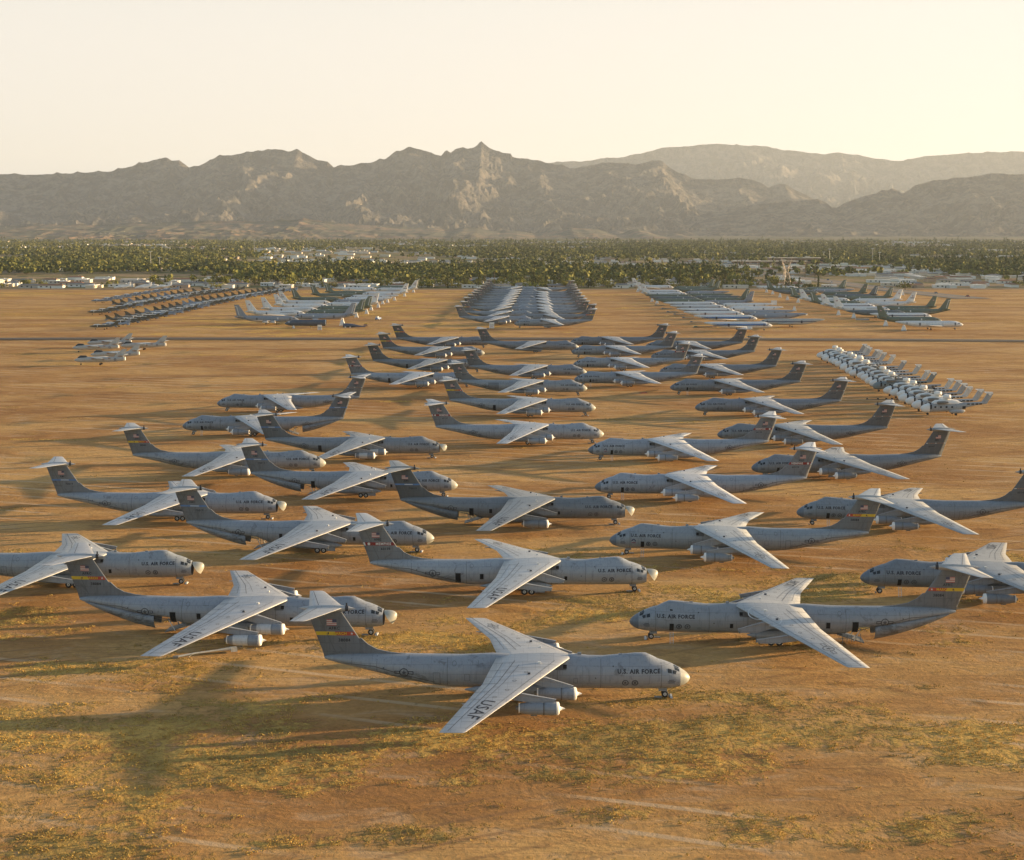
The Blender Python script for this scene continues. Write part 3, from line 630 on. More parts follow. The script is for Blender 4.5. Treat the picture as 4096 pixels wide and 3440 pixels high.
def quads(name, co, q, mat, attrs=None, smooth=False, fcol=None):
    me = bpy.data.meshes.new(name); me.vertices.add(len(co)); me.vertices.foreach_set('co', np.asarray(co, np.float32).ravel())
    k = q.shape[1]; me.loops.add(q.size); me.loops.foreach_set('vertex_index', q.ravel().astype(np.int32))
    me.polygons.add(len(q)); me.polygons.foreach_set('loop_start', np.arange(0, q.size, k, dtype=np.int32)); me.polygons.foreach_set('loop_total', np.full(len(q), k, np.int32))
    me.polygons.foreach_set('use_smooth', np.full(len(q), smooth)); me.update(calc_edges=True); me.validate()
    me.materials.append(mat)
    for n_, a in (attrs or {}).items(): at = me.attributes.new(n_, 'FLOAT', 'POINT'); at.data.foreach_set('value', a.ravel().astype(np.float32))
    if fcol is not None: at = me.attributes.new('tint', 'FLOAT_COLOR', 'FACE'); at.data.foreach_set('color', fcol.astype(np.float32).ravel())
    return me

# ------------------------------------------------------------------ ground
def grass_field(X, Y):
    n1 = fbm(X / 46 + 3, Y / 24, 4, 11); n2 = fbm(X / 11, Y / 5.5, 4, 23)
    near = sstep(Y, 330, 185) * .13 + sstep(Y, 250, 150) * .05
    far = sstep(Y, 560, 640) * .07 * sstep(X, 0, -60) + sstep(Y, 780, 850) * .10
    n3 = fbm(X / 3.2, Y / 2.0, 3, 31); g = n1 * .50 + n2 * .48 + n3 * .16 + near + far
    return sstep(g, .655, .88) * .9
def col_lines(lo, hi, step, far):
    a = list(np.arange(lo, hi + .1, step)); d = step; x = hi
    while x < far: d *= 1.35; x += d; a.append(x)
    d = step; x = lo; b = []
    while x > -far: d *= 1.35; x -= d; b.append(x)
    return np.array(list(reversed(b)) + a)
gx = col_lines(-190, 190, 2.0, 30000)
gy = [110.0]
while gy[-1] < 1500: gy.append(gy[-1] + (2.0 if gy[-1] < 800 else 5.0))
d = 6.0
while gy[-1] < 34000: d *= 1.18; gy.append(gy[-1] + d)
gy = np.array([-3000, -800, -200, 0, 60, 90] + gy)
GX, GY = np.meshgrid(gx, gy)
GZ = fbm(GX / 30, GY / 30, 3, 5) * .35 - .35 * .5
GZ = GZ * (1 - sstep(GY, 1300, 1450)) * .8 - .15
gn = N('desert_ground')
tc = gn.new('ShaderNodeTexCoord'); P_ = tc.outputs['Object']
ga = gn.new('ShaderNodeAttribute'); ga.attribute_name = 'grass'
sep = gn.new('ShaderNodeSeparateXYZ'); gn.l.new(P_, sep.inputs[0])
tuft = gn.noise(P_, .9, 5, .65); tuft2 = gn.noise(P_, 2.6, 3, .6); soil = gn.noise(gn.mapping(P_, (.35, 1, 1)), .035, 6, .6, .4); soil2 = gn.noise(gn.mapping(P_, (.5, 1, 1)), .22, 6, .62, .6)
sand = gn.mix(gn.smooth(soil, .36, .66), (.41, .205, .070), (.64, .385, .145))
sand = gn.mix(gn.math('MULTIPLY', gn.smooth(soil2, .50, .72), .65), sand, (.26, .135, .062))
sand = gn.mix(gn.math('MULTIPLY', gn.smooth(soil2, .50, .28), .6), sand, (.58, .40, .24))
fine = gn.noise(P_, 1.4, 6, .7); sand = gn.mix(.8, sand, gn.mix(fine, (.5, .48, .46), (1.35, 1.35, 1.35)), 'MULTIPLY')
ruts = gn.noise(gn.mapping(P_, (.09, 1.5, 1), rot=(0, 0, .12)), .9, 4, .6); sand = gn.mix(gn.math('MULTIPLY', gn.smooth(ruts, .52, .66), .38), sand, (.25, .14, .065))
stones = gn.noise(P_, 3.2, 2, .5); sand = gn.mix(gn.math('MULTIPLY', gn.smooth(stones, .68, .74), .7), sand, (.16, .10, .055))
# wheel tracks: thin, wandering and pale
wv = gn.new('ShaderNodeTexWave'); wv.wave_type = 'RINGS'; wv.inputs['Scale'].default_value = .055; wv.inputs['Distortion'].default_value = 3.5; wv.inputs['Detail'].default_value = 2; wv.inputs['Detail Scale'].default_value = .35
gn.l.new(gn.mapping(P_, (.45, .8, 1), rot=(0, 0, .5)), wv.inputs['Vector'])
trk = gn.math('MULTIPLY', gn.smooth(wv.outputs['Fac'], .93, .985), gn.smooth(gn.noise(P_, .02, 2), .48, .60))
sand = gn.mix(gn.math('MULTIPLY', trk, .7), sand, (.62, .45, .28))
wv2 = gn.new('ShaderNodeTexWave'); wv2.inputs['Scale'].default_value = .14; wv2.inputs['Distortion'].default_value = 5; wv2.inputs['Detail'].default_value = 2; wv2.inputs['Detail Scale'].default_value = .18
gn.l.new(gn.mapping(P_, (.5, .5, 1), rot=(0, 0, 1.1)), wv2.inputs['Vector'])
trk2 = gn.math('MULTIPLY', gn.smooth(wv2.outputs['Fac'], .9, .99), gn.smooth(gn.noise(P_, .013, 2), .50, .62)); sand = gn.mix(gn.math('MULTIPLY', trk2, .75), sand, (.24, .14, .07))
gm = gn.math('ADD', ga.outputs['Fac'], gn.math('MULTIPLY', gn.math('SUBTRACT', tuft, .5), 2.6)); gmask = gn.math('MULTIPLY', gn.smooth(gm, .30, .95), .9)
straw = gn.mix(gn.smooth(gn.noise(P_, .05, 4), .42, .62), (.66, .43, .125), (.40, .28, .09)); straw = gn.mix(tuft2, gn.mix(1, straw, (.5, .5, .5), 'MULTIPLY'), gn.mix(1, straw, (1.35, 1.3, 1.2), 'MULTIPLY'))
desert = gn.mix(gmask, sand, straw)
# suburb soil and lawns beyond the airfield, greener again on the plain below the mountains
sub = gn.mix(gn.smooth(gn.noise(P_, .012, 5, .6), .40, .60), (.17, .16, .06), (.34, .24, .14)); sub = gn.mix(gn.smooth(gn.noise(gn.mapping(P_, (1, .25, 1)), .03, 5, .7), .56, .62), sub, (.07, .085, .035))
farp = gn.mix(gn.smooth(gn.noise(gn.mapping(P_, (1, .3, 1)), .004, 6, .7), .42, .6), (.06, .07, .035), (.17, .14, .08)); sub = gn.mix(gn.smooth(sep.outputs[1], 4200, 6500), sub, farp)
gn.base(gn.mix(gn.smooth(gn.math('ADD', sep.outputs[1], gn.math('MULTIPLY', gn.noise(P_, .01, 3), 60)), 1462, 1500), desert, sub)); gn.rough(1.0); gn.b.inputs['Specular IOR Level'].default_value = .1
bh = gn.math('ADD', gn.math('MULTIPLY', gn.math('MULTIPLY', tuft, gmask), 1.4), gn.math('ADD', gn.math('MULTIPLY', fine, .35), gn.math('MULTIPLY', soil2, 1.2)))
gn.bump(bh, .9, .45)
ground = inst('desert_ground', grid_mesh('desert_ground', gx, gy, GZ, gn.m, {'grass': grass_field(GX, GY)})); tag(ground, kind='structure')

def strip(name, pts, wdt, z, mat, kind='structure'):
    mb = MB(); L = []; Rr = []
    for i, p in enumerate(pts):
        a = Vector(pts[max(0, i - 1)]); b = Vector(pts[min(len(pts) - 1, i + 1)]); d_ = (b - a).normalized(); n_ = Vector((-d_.y, d_.x)) * wdt / 2
        L.append((p[0] + n_.x, p[1] + n_.y, z)); Rr.append((p[0] - n_.x, p[1] - n_.y, z))
    k = len(pts); mb.add(L + Rr, [(i, i + 1, k + i + 1, k + i) for i in range(k - 1)], mat); o = inst(name, mb.build(name)); tag(o, kind=kind); return o
asph = plain('asphalt', (.105, .085, .065), .9, 0, .3, .05); asph2 = plain('old_asphalt', (.17, .145, .12), .9, 0, .25, .05); dirt = plain('graded_dirt', (.30, .18, .10), 1, 0, .3, .04)
rs = [at_z(x, y) for x, y in ((-900, 1357), (400, 1353), (1500, 1353.5), (2500, 1353), (3000, 1355), (3700, 1359), (5200, 1372))]
strip('airfield_road', rs, 11, .10, asph)
strip('road_verge', [(x, y - 10) for x, y in rs], 3.5, .09, asph)
strip('perimeter_track', [(-900, 1447), (-300, 1440), (0, 1436), (400, 1446), (900, 1460)], 20, .1, dirt)
b0 = at_z(3500, 1165); pr = [at_z(x, y) for x, y in ((3900, 1195), (3560, 1160), (3350, 1130), (3150, 1105), (2960, 1083), (2800, 1066))]
strip('boulevard', pr, 34, .12, asph2)
strip('boulevard_median', [(x * 1.0, y) for x, y in pr], 3, .125, dirt)

# dry grass tufts standing in the near patches
rng = np.random.default_rng(3)
n_ = 480000; tx = rng.uniform(-120, 120, n_); ty = 118 + (rng.random(n_) ** 1.5) * 420
ok = (np.abs(tx) < (ty * .36 + 14)) & (grass_field(tx, ty) + (fbm(tx / 1.6, ty / 1.6, 3, 9) - .5) * 2.6 > .78); tx, ty = tx[ok], ty[ok]; n_ = len(tx)
sz = rng.uniform(.05, .14, n_) * rng.choice([1, 1, 1, 1.5], n_); co = []; q = []
for k in range(4):
    a = rng.uniform(0, 2 * np.pi, n_); ln = sz * rng.uniform(.5, 1, n_); wd = sz * .55; ox = np.cos(a) * sz * .3; oy = np.sin(a) * sz * .3
    base = np.stack([tx + ox, ty + oy, np.full(n_, -.12)], -1); px = np.stack([-np.sin(a) * wd, np.cos(a) * wd, np.zeros(n_)], -1); tip = np.stack([np.cos(a) * ln * .7, np.sin(a) * ln * .7, ln * .6 + .1], -1)
    co.append(np.stack([base - px, base + px, base + tip], 1).reshape(-1, 3))
co = np.concatenate(co); q = np.arange(len(co)).reshape(-1, 3)
gs = N('dry_grass'); tcg = gs.new('ShaderNodeTexCoord'); gs.base(gs.mix(gs.smooth(gs.noise(tcg.outputs['Object'], .05, 4), .42, .62), (.60, .40, .12), (.44, .31, .10))); gs.rough(.9)
gs.b.inputs['Specular IOR Level'].default_value = .1
tag(inst('dry_grass', quads('dry_grass', co, q, gs.m)), 'yellow dry grass growing in patches among the parked planes', 'grass', kind='stuff')

# ------------------------------------------------------------------ mountains
def skyline(pts, Y, lo=-1e5, hi=1e5):
    w_ = [at_y(x, y, Y) for x, y in pts]; return np.array([p[0] for p in w_]), np.array([p[1] for p in w_])
D2 = 4096 / 2100
def L7(x, y): return (400 + .8095 * x, 550 + .8095 * y)
def L8(x, y): return (2000 + .8095 * x, 550 + .8095 * y)
rk = N('mountain_rock'); tr = rk.new('ShaderNodeTexCoord'); PP = tr.outputs['Object']
rc = rk.mix(rk.smooth(rk.noise(PP, .006, 10, .75), .42, .6), (.068, .066, .064), (.205, .178, .15)); rc = rk.mix(rk.math('MULTIPLY', rk.smooth(rk.noise(PP, .02, 6, .7), .5, .62), .55), rc, (.035, .045, .038))  # random rock tones, contrast widened to stand in for lit ridges and shaded gullies
rk.base(rc); rk.rough(1); rk.b.inputs['Specular IOR Level'].default_value = .05; rk.bump(rk.noise(PP, .010, 10, .75), 1.0, 60)
fh = N('foothill_scrub'); tr = fh.new('ShaderNodeTexCoord'); PP = tr.outputs['Object']
fc = fh.mix(fh.smooth(fh.noise(PP, .003, 7, .7), .42, .56), (.17, .105, .06), (.06, .058, .03)); fc = fh.mix(fh.smooth(fh.noise(PP, .014, 5, .75), .52, .58), fc, (.05, .055, .03))
spk = fh.smooth(fh.noise(PP, .05, 2, .5), .69, .72); fc = fh.mix(fh.smooth(fh.noise(PP, .0055, 3, .6), .55, .6), fc, (.045, .045, .024)); fc = fh.mix(fh.math('MULTIPLY', spk, fh.smooth(fh.noise(PP, .0018, 3), .46, .56)), fc, (.62, .56, .47)); fh.base(fc); fh.rough(1); fh.bump(fh.noise(PP, .02, 6, .6), .6, 12)
def spurs(X, Y, s, seed):
    wx = X + 500 * (fbm(X / 1300, Y / 1300, 4, seed + 40) - .5) * 2 ; wy = Y + 500 * (fbm(X / 1300 + 9, Y / 1300, 4, seed + 41) - .5) * 2
    return ridged(wx / s, wy / (s * 2.6), 7, seed)
def mountain(name, pts, Yr, front, back, x0, x1, dx, ny, seed, mat, carve, sscale, jag=0, foot=-20, pw=.85):
    sx, sz_ = skyline(pts, Yr); xs = np.arange(x0, x1, dx); t = np.linspace(-1, 1, ny); ys = np.where(t < 0, Yr + t * front, Yr + t * back)
    X, Y = np.meshgrid(xs, ys); H = np.interp(X, sx, sz_); H = np.maximum(H, foot + 1)
    if jag: H = H + jag * (ridged(X / 210, X * 0 + seed, 4, seed + 3) - .38) * (H / max(1, H.max()))
    T = np.where(Y < Yr, (Y - (Yr - front)) / front, 1 - .75 * (Y - Yr) / back); env = np.clip(T, 0, 1) ** pw
    r = spurs(X, Y, sscale, seed); a = np.clip(1 - T, 0, 1); hill = carve * (1 - r) * (a ** .55) * np.clip(T * 3.0, 0, 1)
    r2 = ridged(X / (sscale * .2) + fbm(X / 300, Y / 300, 3, seed) * 1.5, Y / (sscale * .42), 6, seed + 77)
    Z = foot + (H - foot) * env * (1 - hill) - (1 - r2) * (H - foot) * .30 * (a ** .35) * np.clip(T * 4, 0, 1)
    # the ridge itself wanders in depth
    return tag(inst(name, grid_mesh(name, xs, ys, Z, mat, smooth=False)), kind='structure')
FR = [(-2600, 640), (-1400, 600), (-700, 665), (0, 700), (300, 690)] + [(x * D2, y * D2) for x, y in ((227, 350), (262, 341), (290, 334), (315, 326), (342, 322), (352, 328), (368, 328), (388, 345), (405, 341), (430, 326), (455, 318), (480, 315), (505, 313), (530, 312), (548, 308), (565, 307), (590, 311), (605, 307), (625, 312), (650, 326), (672, 331), (685, 344), (700, 339), (740, 336), (775, 329), (790, 325), (812, 306), (822, 309), (840, 303), (858, 306), (880, 310), (905, 321), (915, 309), (924, 314), (935, 305), (950, 300), (958, 303), (972, 300), (985, 292), (996, 297), (1010, 304), (1030, 312), (1050, 316))]
FR += [L8(*p) for p in ((60, 97), (95, 108), (130, 105), (200, 120), (250, 125), (300, 137), (350, 150), (400, 142), (480, 136), (540, 125), (600, 128), (640, 132), (680, 136), (700, 128), (740, 118), (780, 112), (800, 120), (830, 140), (870, 163), (900, 180), (960, 200), (1050, 210), (1110, 205), (1150, 200), (1180, 192), (1210, 200), (1250, 207), (1290, 222), (1330, 248), (1345, 235), (1380, 227), (1410, 235), (1430, 242), (1500, 280), (1600, 330), (1750, 370), (2000, 400))] + [(4500, 900), (6500, 905)]
mountain('mountain_front_range', FR, 15000, 4200, 3500, -9500, 9000, 20, 241, 3, rk.m, .72, 1000, 42)
BK = [(900, 760), (1500, 700), (2000, 660)] + [L8(*p) for p in ((280, 122), (360, 115), (410, 120), (470, 110), (560, 97), (610, 99), (640, 88), (690, 84), (720, 75), (780, 56), (860, 49), (940, 46), (1000, 38), (1070, 30), (1120, 35), (1200, 37), (1330, 46), (1400, 66), (1500, 70), (1600, 82), (1680, 74), (1780, 90), (1930, 115), (2000, 113), (2050, 100))] + [(3900, 610), (4500, 600), (5200, 640), (6500, 700)]
mountain('mountain_back_range', BK, 23500, 6500, 3000, -3500, 14500, 34, 171, 15, rk.m, .6, 1500, 30)
RT = [(2300, 910), (2700, 905)] + [L8(*p) for p in ((900, 400), (1050, 370), (1200, 338), (1300, 325), (1380, 320), (1480, 308), (1530, 303), (1570, 301), (1610, 318), (1640, 345), (1665, 345), (1700, 322), (1760, 300), (1800, 290), (1860, 280), (1890, 262), (1915, 262), (1940, 248), (1965, 258), (1990, 277), (2020, 262), (2050, 238))] + [(3740, 725), (3900, 700), (4300, 690), (5200, 740), (6500, 800)]
mountain('mountain_right_spur', RT, 12600, 2600, 2200, 1000, 8200, 18, 151, 29, rk.m, .6, 800, 30)
LH = [(-2600, 915), (-500, 905)] + [L7(*p) for p in ((0, 432), (100, 425), (250, 423), (400, 420), (560, 415), (700, 412), (850, 412), (960, 408), (1010, 400), (1060, 404), (1130, 410), (1180, 420), (1300, 430), (1420, 438), (1550, 445), (1680, 448), (1720, 456), (1780, 448), (1860, 445), (1920, 458))] + [L8(*p) for p in ((0, 467), (80, 462), (170, 473), (230, 465), (290, 460), (350, 447), (420, 450), (480, 452), (520, 463), (560, 476), (610, 472), (640, 457), (680, 451), (710, 455), (760, 478), (800, 485), (870, 474), (910, 484), (960, 495), (1300, 500), (2050, 500))] + [(6500, 960)]
mountain('foothills', LH, 9600, 2400, 1800, -6500, 6500, 16, 121, 51, fh.m, .45, 520, 18, foot=-14, pw=1.1)

# ------------------------------------------------------------------ trees
def leafmat(name, a, b):
    n = N(name); tc_ = n.new('ShaderNodeTexCoord'); oi = n.new('ShaderNodeObjectInfo')
    c = n.mix(n.noise(n.mapping(tc_.outputs['Object'], loc=oi.outputs['Random']), .9, 3), a, b); c = n.mix(1, c, oi.outputs['Color'], 'MULTIPLY'); n.base(c); n.rough(.8); n.b.inputs['Specular IOR Level'].default_value = .15; return n.m
LM = {'dark': leafmat('dark_foliage', (.04, .055, .018), (.12, .125, .036)), 'olive': leafmat('olive_foliage', (.12, .13, .034), (.25, .23, .06)), 'lime': leafmat('yellow_green_foliage', (.10, .12, .026), (.22, .205, .045)), 'bark': plain('bark', (.10, .07, .045), 1)}
def crown_mesh(kind, mat, seed):
    r_ = random.Random(seed); co = []; q = []
    clumps = []
    if kind == 'round': clumps = [(r_.gauss(0, 1.5), r_.gauss(0, 1.5), 3.6 + r_.uniform(-1.2, 1.9), r_.uniform(1.1, 1.9)) for _ in range(11)]
    elif kind == 'wide': clumps = [(r_.gauss(0, 2.4), r_.gauss(0, 2.4), 3.0 + r_.uniform(-1, 1.2), r_.uniform(1.0, 1.8)) for _ in range(14)]
    elif kind == 'tall': clumps = [(r_.gauss(0, .25 + 1.5 * (1 - z)), r_.gauss(0, .25 + 1.5 * (1 - z)), 2.6 + z * 8.5, 1.8 - z * .9) for z in [k / 13 for k in range(14)]]
    elif kind == 'slim': clumps = [(r_.gauss(0, .15), r_.gauss(0, .15), .8 + z * 8, .9 - z * .45) for z in [k / 9 for k in range(10)]]
    if kind == 'palm':
        for k in range(22):
            a = r_.uniform(0, 6.28); dr = r_.uniform(-.9, .5); L = r_.uniform(1.5, 2.2); p = Vector((0, 0, 9.5)); m = p + Vector((math.cos(a) * L * .6, math.sin(a) * L * .6, .5 + dr * .3)); e = p + Vector((math.cos(a) * L, math.sin(a) * L, dr - .6)); s = Vector((-math.sin(a), math.cos(a), 0)) * .3
            b = len(co); co += [p, m + s, e, m - s]; q.append((b, b + 1, b + 2, b + 3))
    for cx, cy, cz, cr in clumps:
        for k in range(20):
            d_ = Vector((r_.gauss(0, 1), r_.gauss(0, 1), r_.gauss(0, 1))).normalized(); p = Vector((cx, cy, cz)) + d_ * cr * r_.uniform(.55, 1.05); s = r_.uniform(.28, .62)
            n2 = (d_ + Vector((r_.gauss(0, .5), r_.gauss(0, .5), r_.gauss(0, .5)))).normalized(); u = n2.orthogonal().normalized(); v = n2.cross(u); b = len(co)
            co += [p + u * s, p + v * s * .8, p - u * s, p - v * s * .8]; q.append((b, b + 1, b + 2, b + 3))
    return quads('tree_crown', np.array([tuple(c) for c in co]), np.array(q), mat)
def trunk_mesh(kind):
    mb = MB(); h = {'round': 3.4, 'wide': 2.6, 'tall': 9, 'slim': 6, 'palm': 9.6}[kind]; mb.tube([(0, 0, -.3), (.1, 0, h * .5), (0, .1, h)], [.3, .2, .08] if kind != 'palm' else [.25, .2, .18], LM['bark'], 6)
    if kind in ('round', 'wide'):
        for k in range(4): a = k * 1.6; mb.tube([(0, 0, h * .4), (math.cos(a) * 1.4, math.sin(a) * 1.4, h * .95)], [.13, .05], LM['bark'], 5)
    return mb.build('tree_trunk')
TK = [('round', 'dark', 'dark green rounded tree'), ('round', 'olive', 'olive green rounded tree'), ('wide', 'lime', 'yellow-green spreading desert tree'), ('wide', 'olive', 'olive spreading desert tree'), ('tall', 'dark', 'tall dark pine'), ('slim', 'dark', 'narrow dark cypress'), ('palm', 'olive', 'fan palm')]
cm = {(i, v): crown_mesh(k, LM[m_], 100 * i + v) for i, (k, m_, l) in enumerate(TK) for v in range(3)}; tm = {i: trunk_mesh(k) for i, (k, m_, l) in enumerate(TK)}
NAMES = {0: 'broadleaf_tree', 1: 'broadleaf_tree', 2: 'desert_tree', 3: 'desert_tree', 4: 'pine_tree', 5: 'cypress_tree', 6: 'palm_tree'}
def in_road(x, y):
    for (ax, ay), (bx, by) in zip(pr[:-1], pr[1:]):
        ux, uy = bx - ax, by - ay; t = max(0, min(1, ((x - ax) * ux + (y - ay) * uy) / (ux * ux + uy * uy)))
        if math.hypot(x - ax - ux * t, y - ay - uy * t) < 26 : return True
    return False
OPEN = lambda x, y: in_road(x, y) or (x > .19 * y + 20 and x < .255 * y and 1480 < y < 1800)
# houses first: an irregular street grid
HOUSE_C = [(.78, .76, .72), (.66, .58, .46), (.80, .80, .78), (.50, .36, .26), (.72, .64, .54), (.58, .52, .46)]
HOUSE_N = ['white', 'tan', 'bright white', 'brown', 'cream', 'beige']
hm = [plain('house_wall_' + n.replace(' ', '_'), c, .9, 0, .12) for c, n in zip(HOUSE_C, HOUSE_N)]
roofm = [plain('white_flat_roof', (.78, .77, .74), .7, 0, .12), plain('grey_shingle_roof', (.22, .21, .20), .9, 0, .2), plain('brown_tile_roof', (.28, .15, .09), .9, 0, .25)]
def house_meshes(v, wi, ri):
    L, Wd, H = [(17, 10, 3.1), (22, 9, 2.9), (14, 11, 3.3), (26, 8, 2.8)][v]; out = {}
    mb = MB(); mb.box((0, 0, H / 2), (L, Wd, H), hm[wi])
    if v in (1, 2): mb.box((L * .32, -Wd / 2 - 2.0, H * .44), (L * .34, 4.0, H * .88), hm[wi])
    out['wall'] = mb.build('house_wall')
    mb = MB(); r = roofm[ri]
    if ri == 0:
        mb.box((0, 0, H + .14), (L + .9, Wd + .9, .28), r); mb.box((L * .2, 0, H + .62), (1.3, 1.3, .65), r)
        if v in (1, 2): mb.box((L * .32, -Wd / 2 - 2.2, H * .88 + .12), (L * .36, 4.8, .22), r)
    else:
        e = .6; mb.add([(-L / 2 - e, -Wd / 2 - e, H), (L / 2 + e, -Wd / 2 - e, H), (L / 2 + e, Wd / 2 + e, H), (-L / 2 - e, Wd / 2 + e, H), (-L / 2 + 2, 0, H + 1.5), (L / 2 - 2, 0, H + 1.5)], [(0, 1, 5, 4), (2, 3, 4, 5), (1, 2, 5), (3, 0, 4), (3, 2, 1, 0)], r)
        mb.box((L * .2, .5, H + 1.3), (.7, .7, 1.2), hm[3])
    out['roof'] = mb.build('house_roof')
    mb = MB(); mb.box((0, 0, 0), (1.9, .08, 1.1), M['glass']); mb.box((0, -.02, -.62), (2.1, .14, .1), M['white']); out['window'] = mb.build('house_window')
    mb = MB(); mb.box((0, 0, 1.05), (1.0, .08, 2.1), M['mark']); out['door'] = mb.build('house_door'); out['dim'] = (L, Wd, H); return out
HM = {}
rh = random.Random(21); cells = []
yy = 1476; row = 0
while yy < 6500:
    stp = 30 if yy < 2600 else 44; xw = yy * .42 + 60; xx = -xw + rh.uniform(0, 20)
    while xx < xw:
        if rh.random() < (.75 if yy < 2300 else .34) and not OPEN(xx, yy) and not (xx < -.14 * yy and 1740 < yy < 2050) and row % 4 != 3: cells.append((xx + rh.uniform(-4, 4), yy + rh.uniform(-5, 5)))
        xx += rh.uniform(24, 44) if yy < 2600 else rh.uniform(36, 70)
    yy += stp; row += 1
inview = [c for c in cells if abs(c[0]) < c[1] * .375]; cells.sort(key=lambda c: c[1]); near_set = set(sorted(inview, key=lambda c: c[1])[:290])
def zone(x, y):
    r = x / y; return ('beyond the picture\'s left side' if r < -.29 else 'behind the fighter rows' if r < -.18 else 'behind the left jets' if r < -.10 else 'behind the gap left of the transport block' if r < -.045 else 'behind the central transport block' if r < .055 else 'behind the gap right of the block' if r < .09 else 'behind the middle right jets' if r < .175 else 'behind the far right jets' if r < .29 else 'beyond the picture\'s right side')
rank = lambda y: 'front rank' if y < 1535 else 'second rank' if y < 1620 else 'third rank' if y < 1720 else 'rear rank'
fh_co = []; fh_q = []; fh_c = []
for (x, y) in cells:
    v = rh.randrange(4); wi = rh.choice([0, 0, 1, 2, 2, 3, 4, 5]); ri = rh.choice([0, 0, 0, 1, 1, 2]); a = rh.choice([0, 0, 0, math.pi / 2, .12, -.1]) + rh.uniform(-.06, .06)
    if (x, y) in near_set:
        k = (v, wi, ri)
        if k not in HM: HM[k] = house_meshes(*k)
        hmz = HM[k]; o = empty('ranch_house', (x, y, -.15), a)
        tag(o, '%s house, %s, %s, %s' % (HOUSE_N[wi], ['white flat roof', 'grey pitched roof', 'brown tiled roof'][ri], rank(y), zone(x, y)), 'house', '%s houses with %s, %s, %s' % (HOUSE_N[wi], ['flat roofs', 'grey roofs', 'tiled roofs'][ri], rank(y), zone(x, y)))
        inst('wall', hmz['wall'], o); inst('roof', hmz['roof'], o)
        if y < 1640:
            L, Wd, H = hmz['dim']
            for fx in (-.36, -.14): inst('window', hmz['window'], o, None, (L * fx, -Wd / 2 - .03, 1.75))
            inst('window', hmz['window'], o, None, (L / 2 + .03, 0, 1.75), (0, 0, math.pi / 2)); inst('door', hmz['door'], o, None, (.4, -Wd / 2 - .04, 0))
    else:
        L, Wd, H = [(17, 10, 3.3), (22, 9, 3.1), (14, 11, 3.5), (26, 8, 3)][v]; L *= rh.uniform(.9, 1.5); Mx = Matrix.Rotation(a, 3, 'Z'); b = len(fh_co)
        for z in (-.3, H, H, H + (.3 if ri == 0 else 1.2)):
            e = .5 if z >= H else 0; tp = 1 if (z <= H or ri == 0) else .45
            for sx, sy in ((-1, -1), (1, -1), (1, 1), (-1, 1)): p = Mx @ Vector((sx * (L / 2 + e) * (1 if tp == 1 else .8), sy * (Wd / 2 + e) * tp, 0)); fh_co.append((x + p.x, y + p.y, z))
        for j in (0, 8):
            for i in range(4): fh_q.append((b + j + i, b + j + (i + 1) % 4, b + j + 4 + (i + 1) % 4, b + j + 4 + i)); fh_c.append(HOUSE_C[wi] if j == 0 else [(.78, .77, .74), (.22, .21, .2), (.28, .15, .09)][ri])
        fh_q.append((b + 12, b + 13, b + 14, b + 15)); fh_c.append([(.78, .77, .74), (.22, .21, .2), (.28, .15, .09)][ri])
tn = N('far_house_paint'); ta = tn.new('ShaderNodeAttribute'); ta.attribute_name = 'tint'; tn.base(ta.outputs['Color']); tn.rough(.85)
fc_ = np.array([tuple(c) + (1,) for c in fh_c]); tag(inst('distant_houses', quads('distant_houses', np.array(fh_co), np.array(fh_q), tn.m, fcol=fc_)), 'many small pale houses of the distant suburb among trees', 'houses', kind='stuff')
# trees: the nearest 290 are things of their own, the rest one wood
rt = random.Random(5); pts = []
for _ in range(46000):
    u = rt.random(); y = 1468 + 5600 * u ** 1.2; x = rt.uniform(-.44, .44) * y
    dn = float(fbm(np.array([x / 240.0]), np.array([y / 420.0]), 3, 61)[0])
    if rt.random() > sstep(dn, .32, .54) * (1 - .8 * sstep(y, 5200, 7000)) * (1.0 if y > 1700 else .38): continue
    if OPEN(x, y) and rt.random() > .03: continue
    if y < 1560 and any(abs(x - hx) < 9 and -8 < y - hy < 8 for hx, hy in cells[:140]): continue
    pts.append((x, y))
pts += [(x, y) for x, y in ((at_z(3240, 1165)), (at_z(3130, 1168)), (at_z(2770, 1160)), (at_z(3620, 1160)))]
pts.sort(key=lambda p: p[1]); iv = [p for p in pts if abs(p[0]) < p[1] * .37][:290]; ivs = set(iv)
far_co = {k: [] for k in ('dark', 'olive', 'lime')}
for (x, y) in pts:
    big = y > 1650; i = rt.choices(range(7), [2, 3, 4, 3, 2.6 if x > -.15 * y else .8, .9, .7] if y < 1850 else [3, 2.8, 2.2, 2.6, 3.2 if x > -.15 * y else 1, .6, .4])[0]; s = rt.uniform(.7, 1.25) * (1.45 if y > 1600 else 1.15) * (1.35 if rt.random() < .15 else 1)
    if (x, y) in ivs:
        v = rt.randrange(3); o = empty(NAMES[i], (x, y, -.15), rt.uniform(0, 6.28), s)
        tag(o, '%s, %s, %s' % (TK[i][2], rank(y), zone(x, y)), 'tree', '%ss, %s, %s' % (TK[i][2], rank(y), zone(x, y)))
        t_ = rt.uniform(.75, 1.25); inst('crown', cm[(i, v)], o, (t_, t_ * rt.uniform(.95, 1.05), t_ * .9)); inst('trunk', tm[i], o)
    else: far_co[TK[i][1]].append((x, y, s, TK[i][0]))
rg = np.random.default_rng(8)
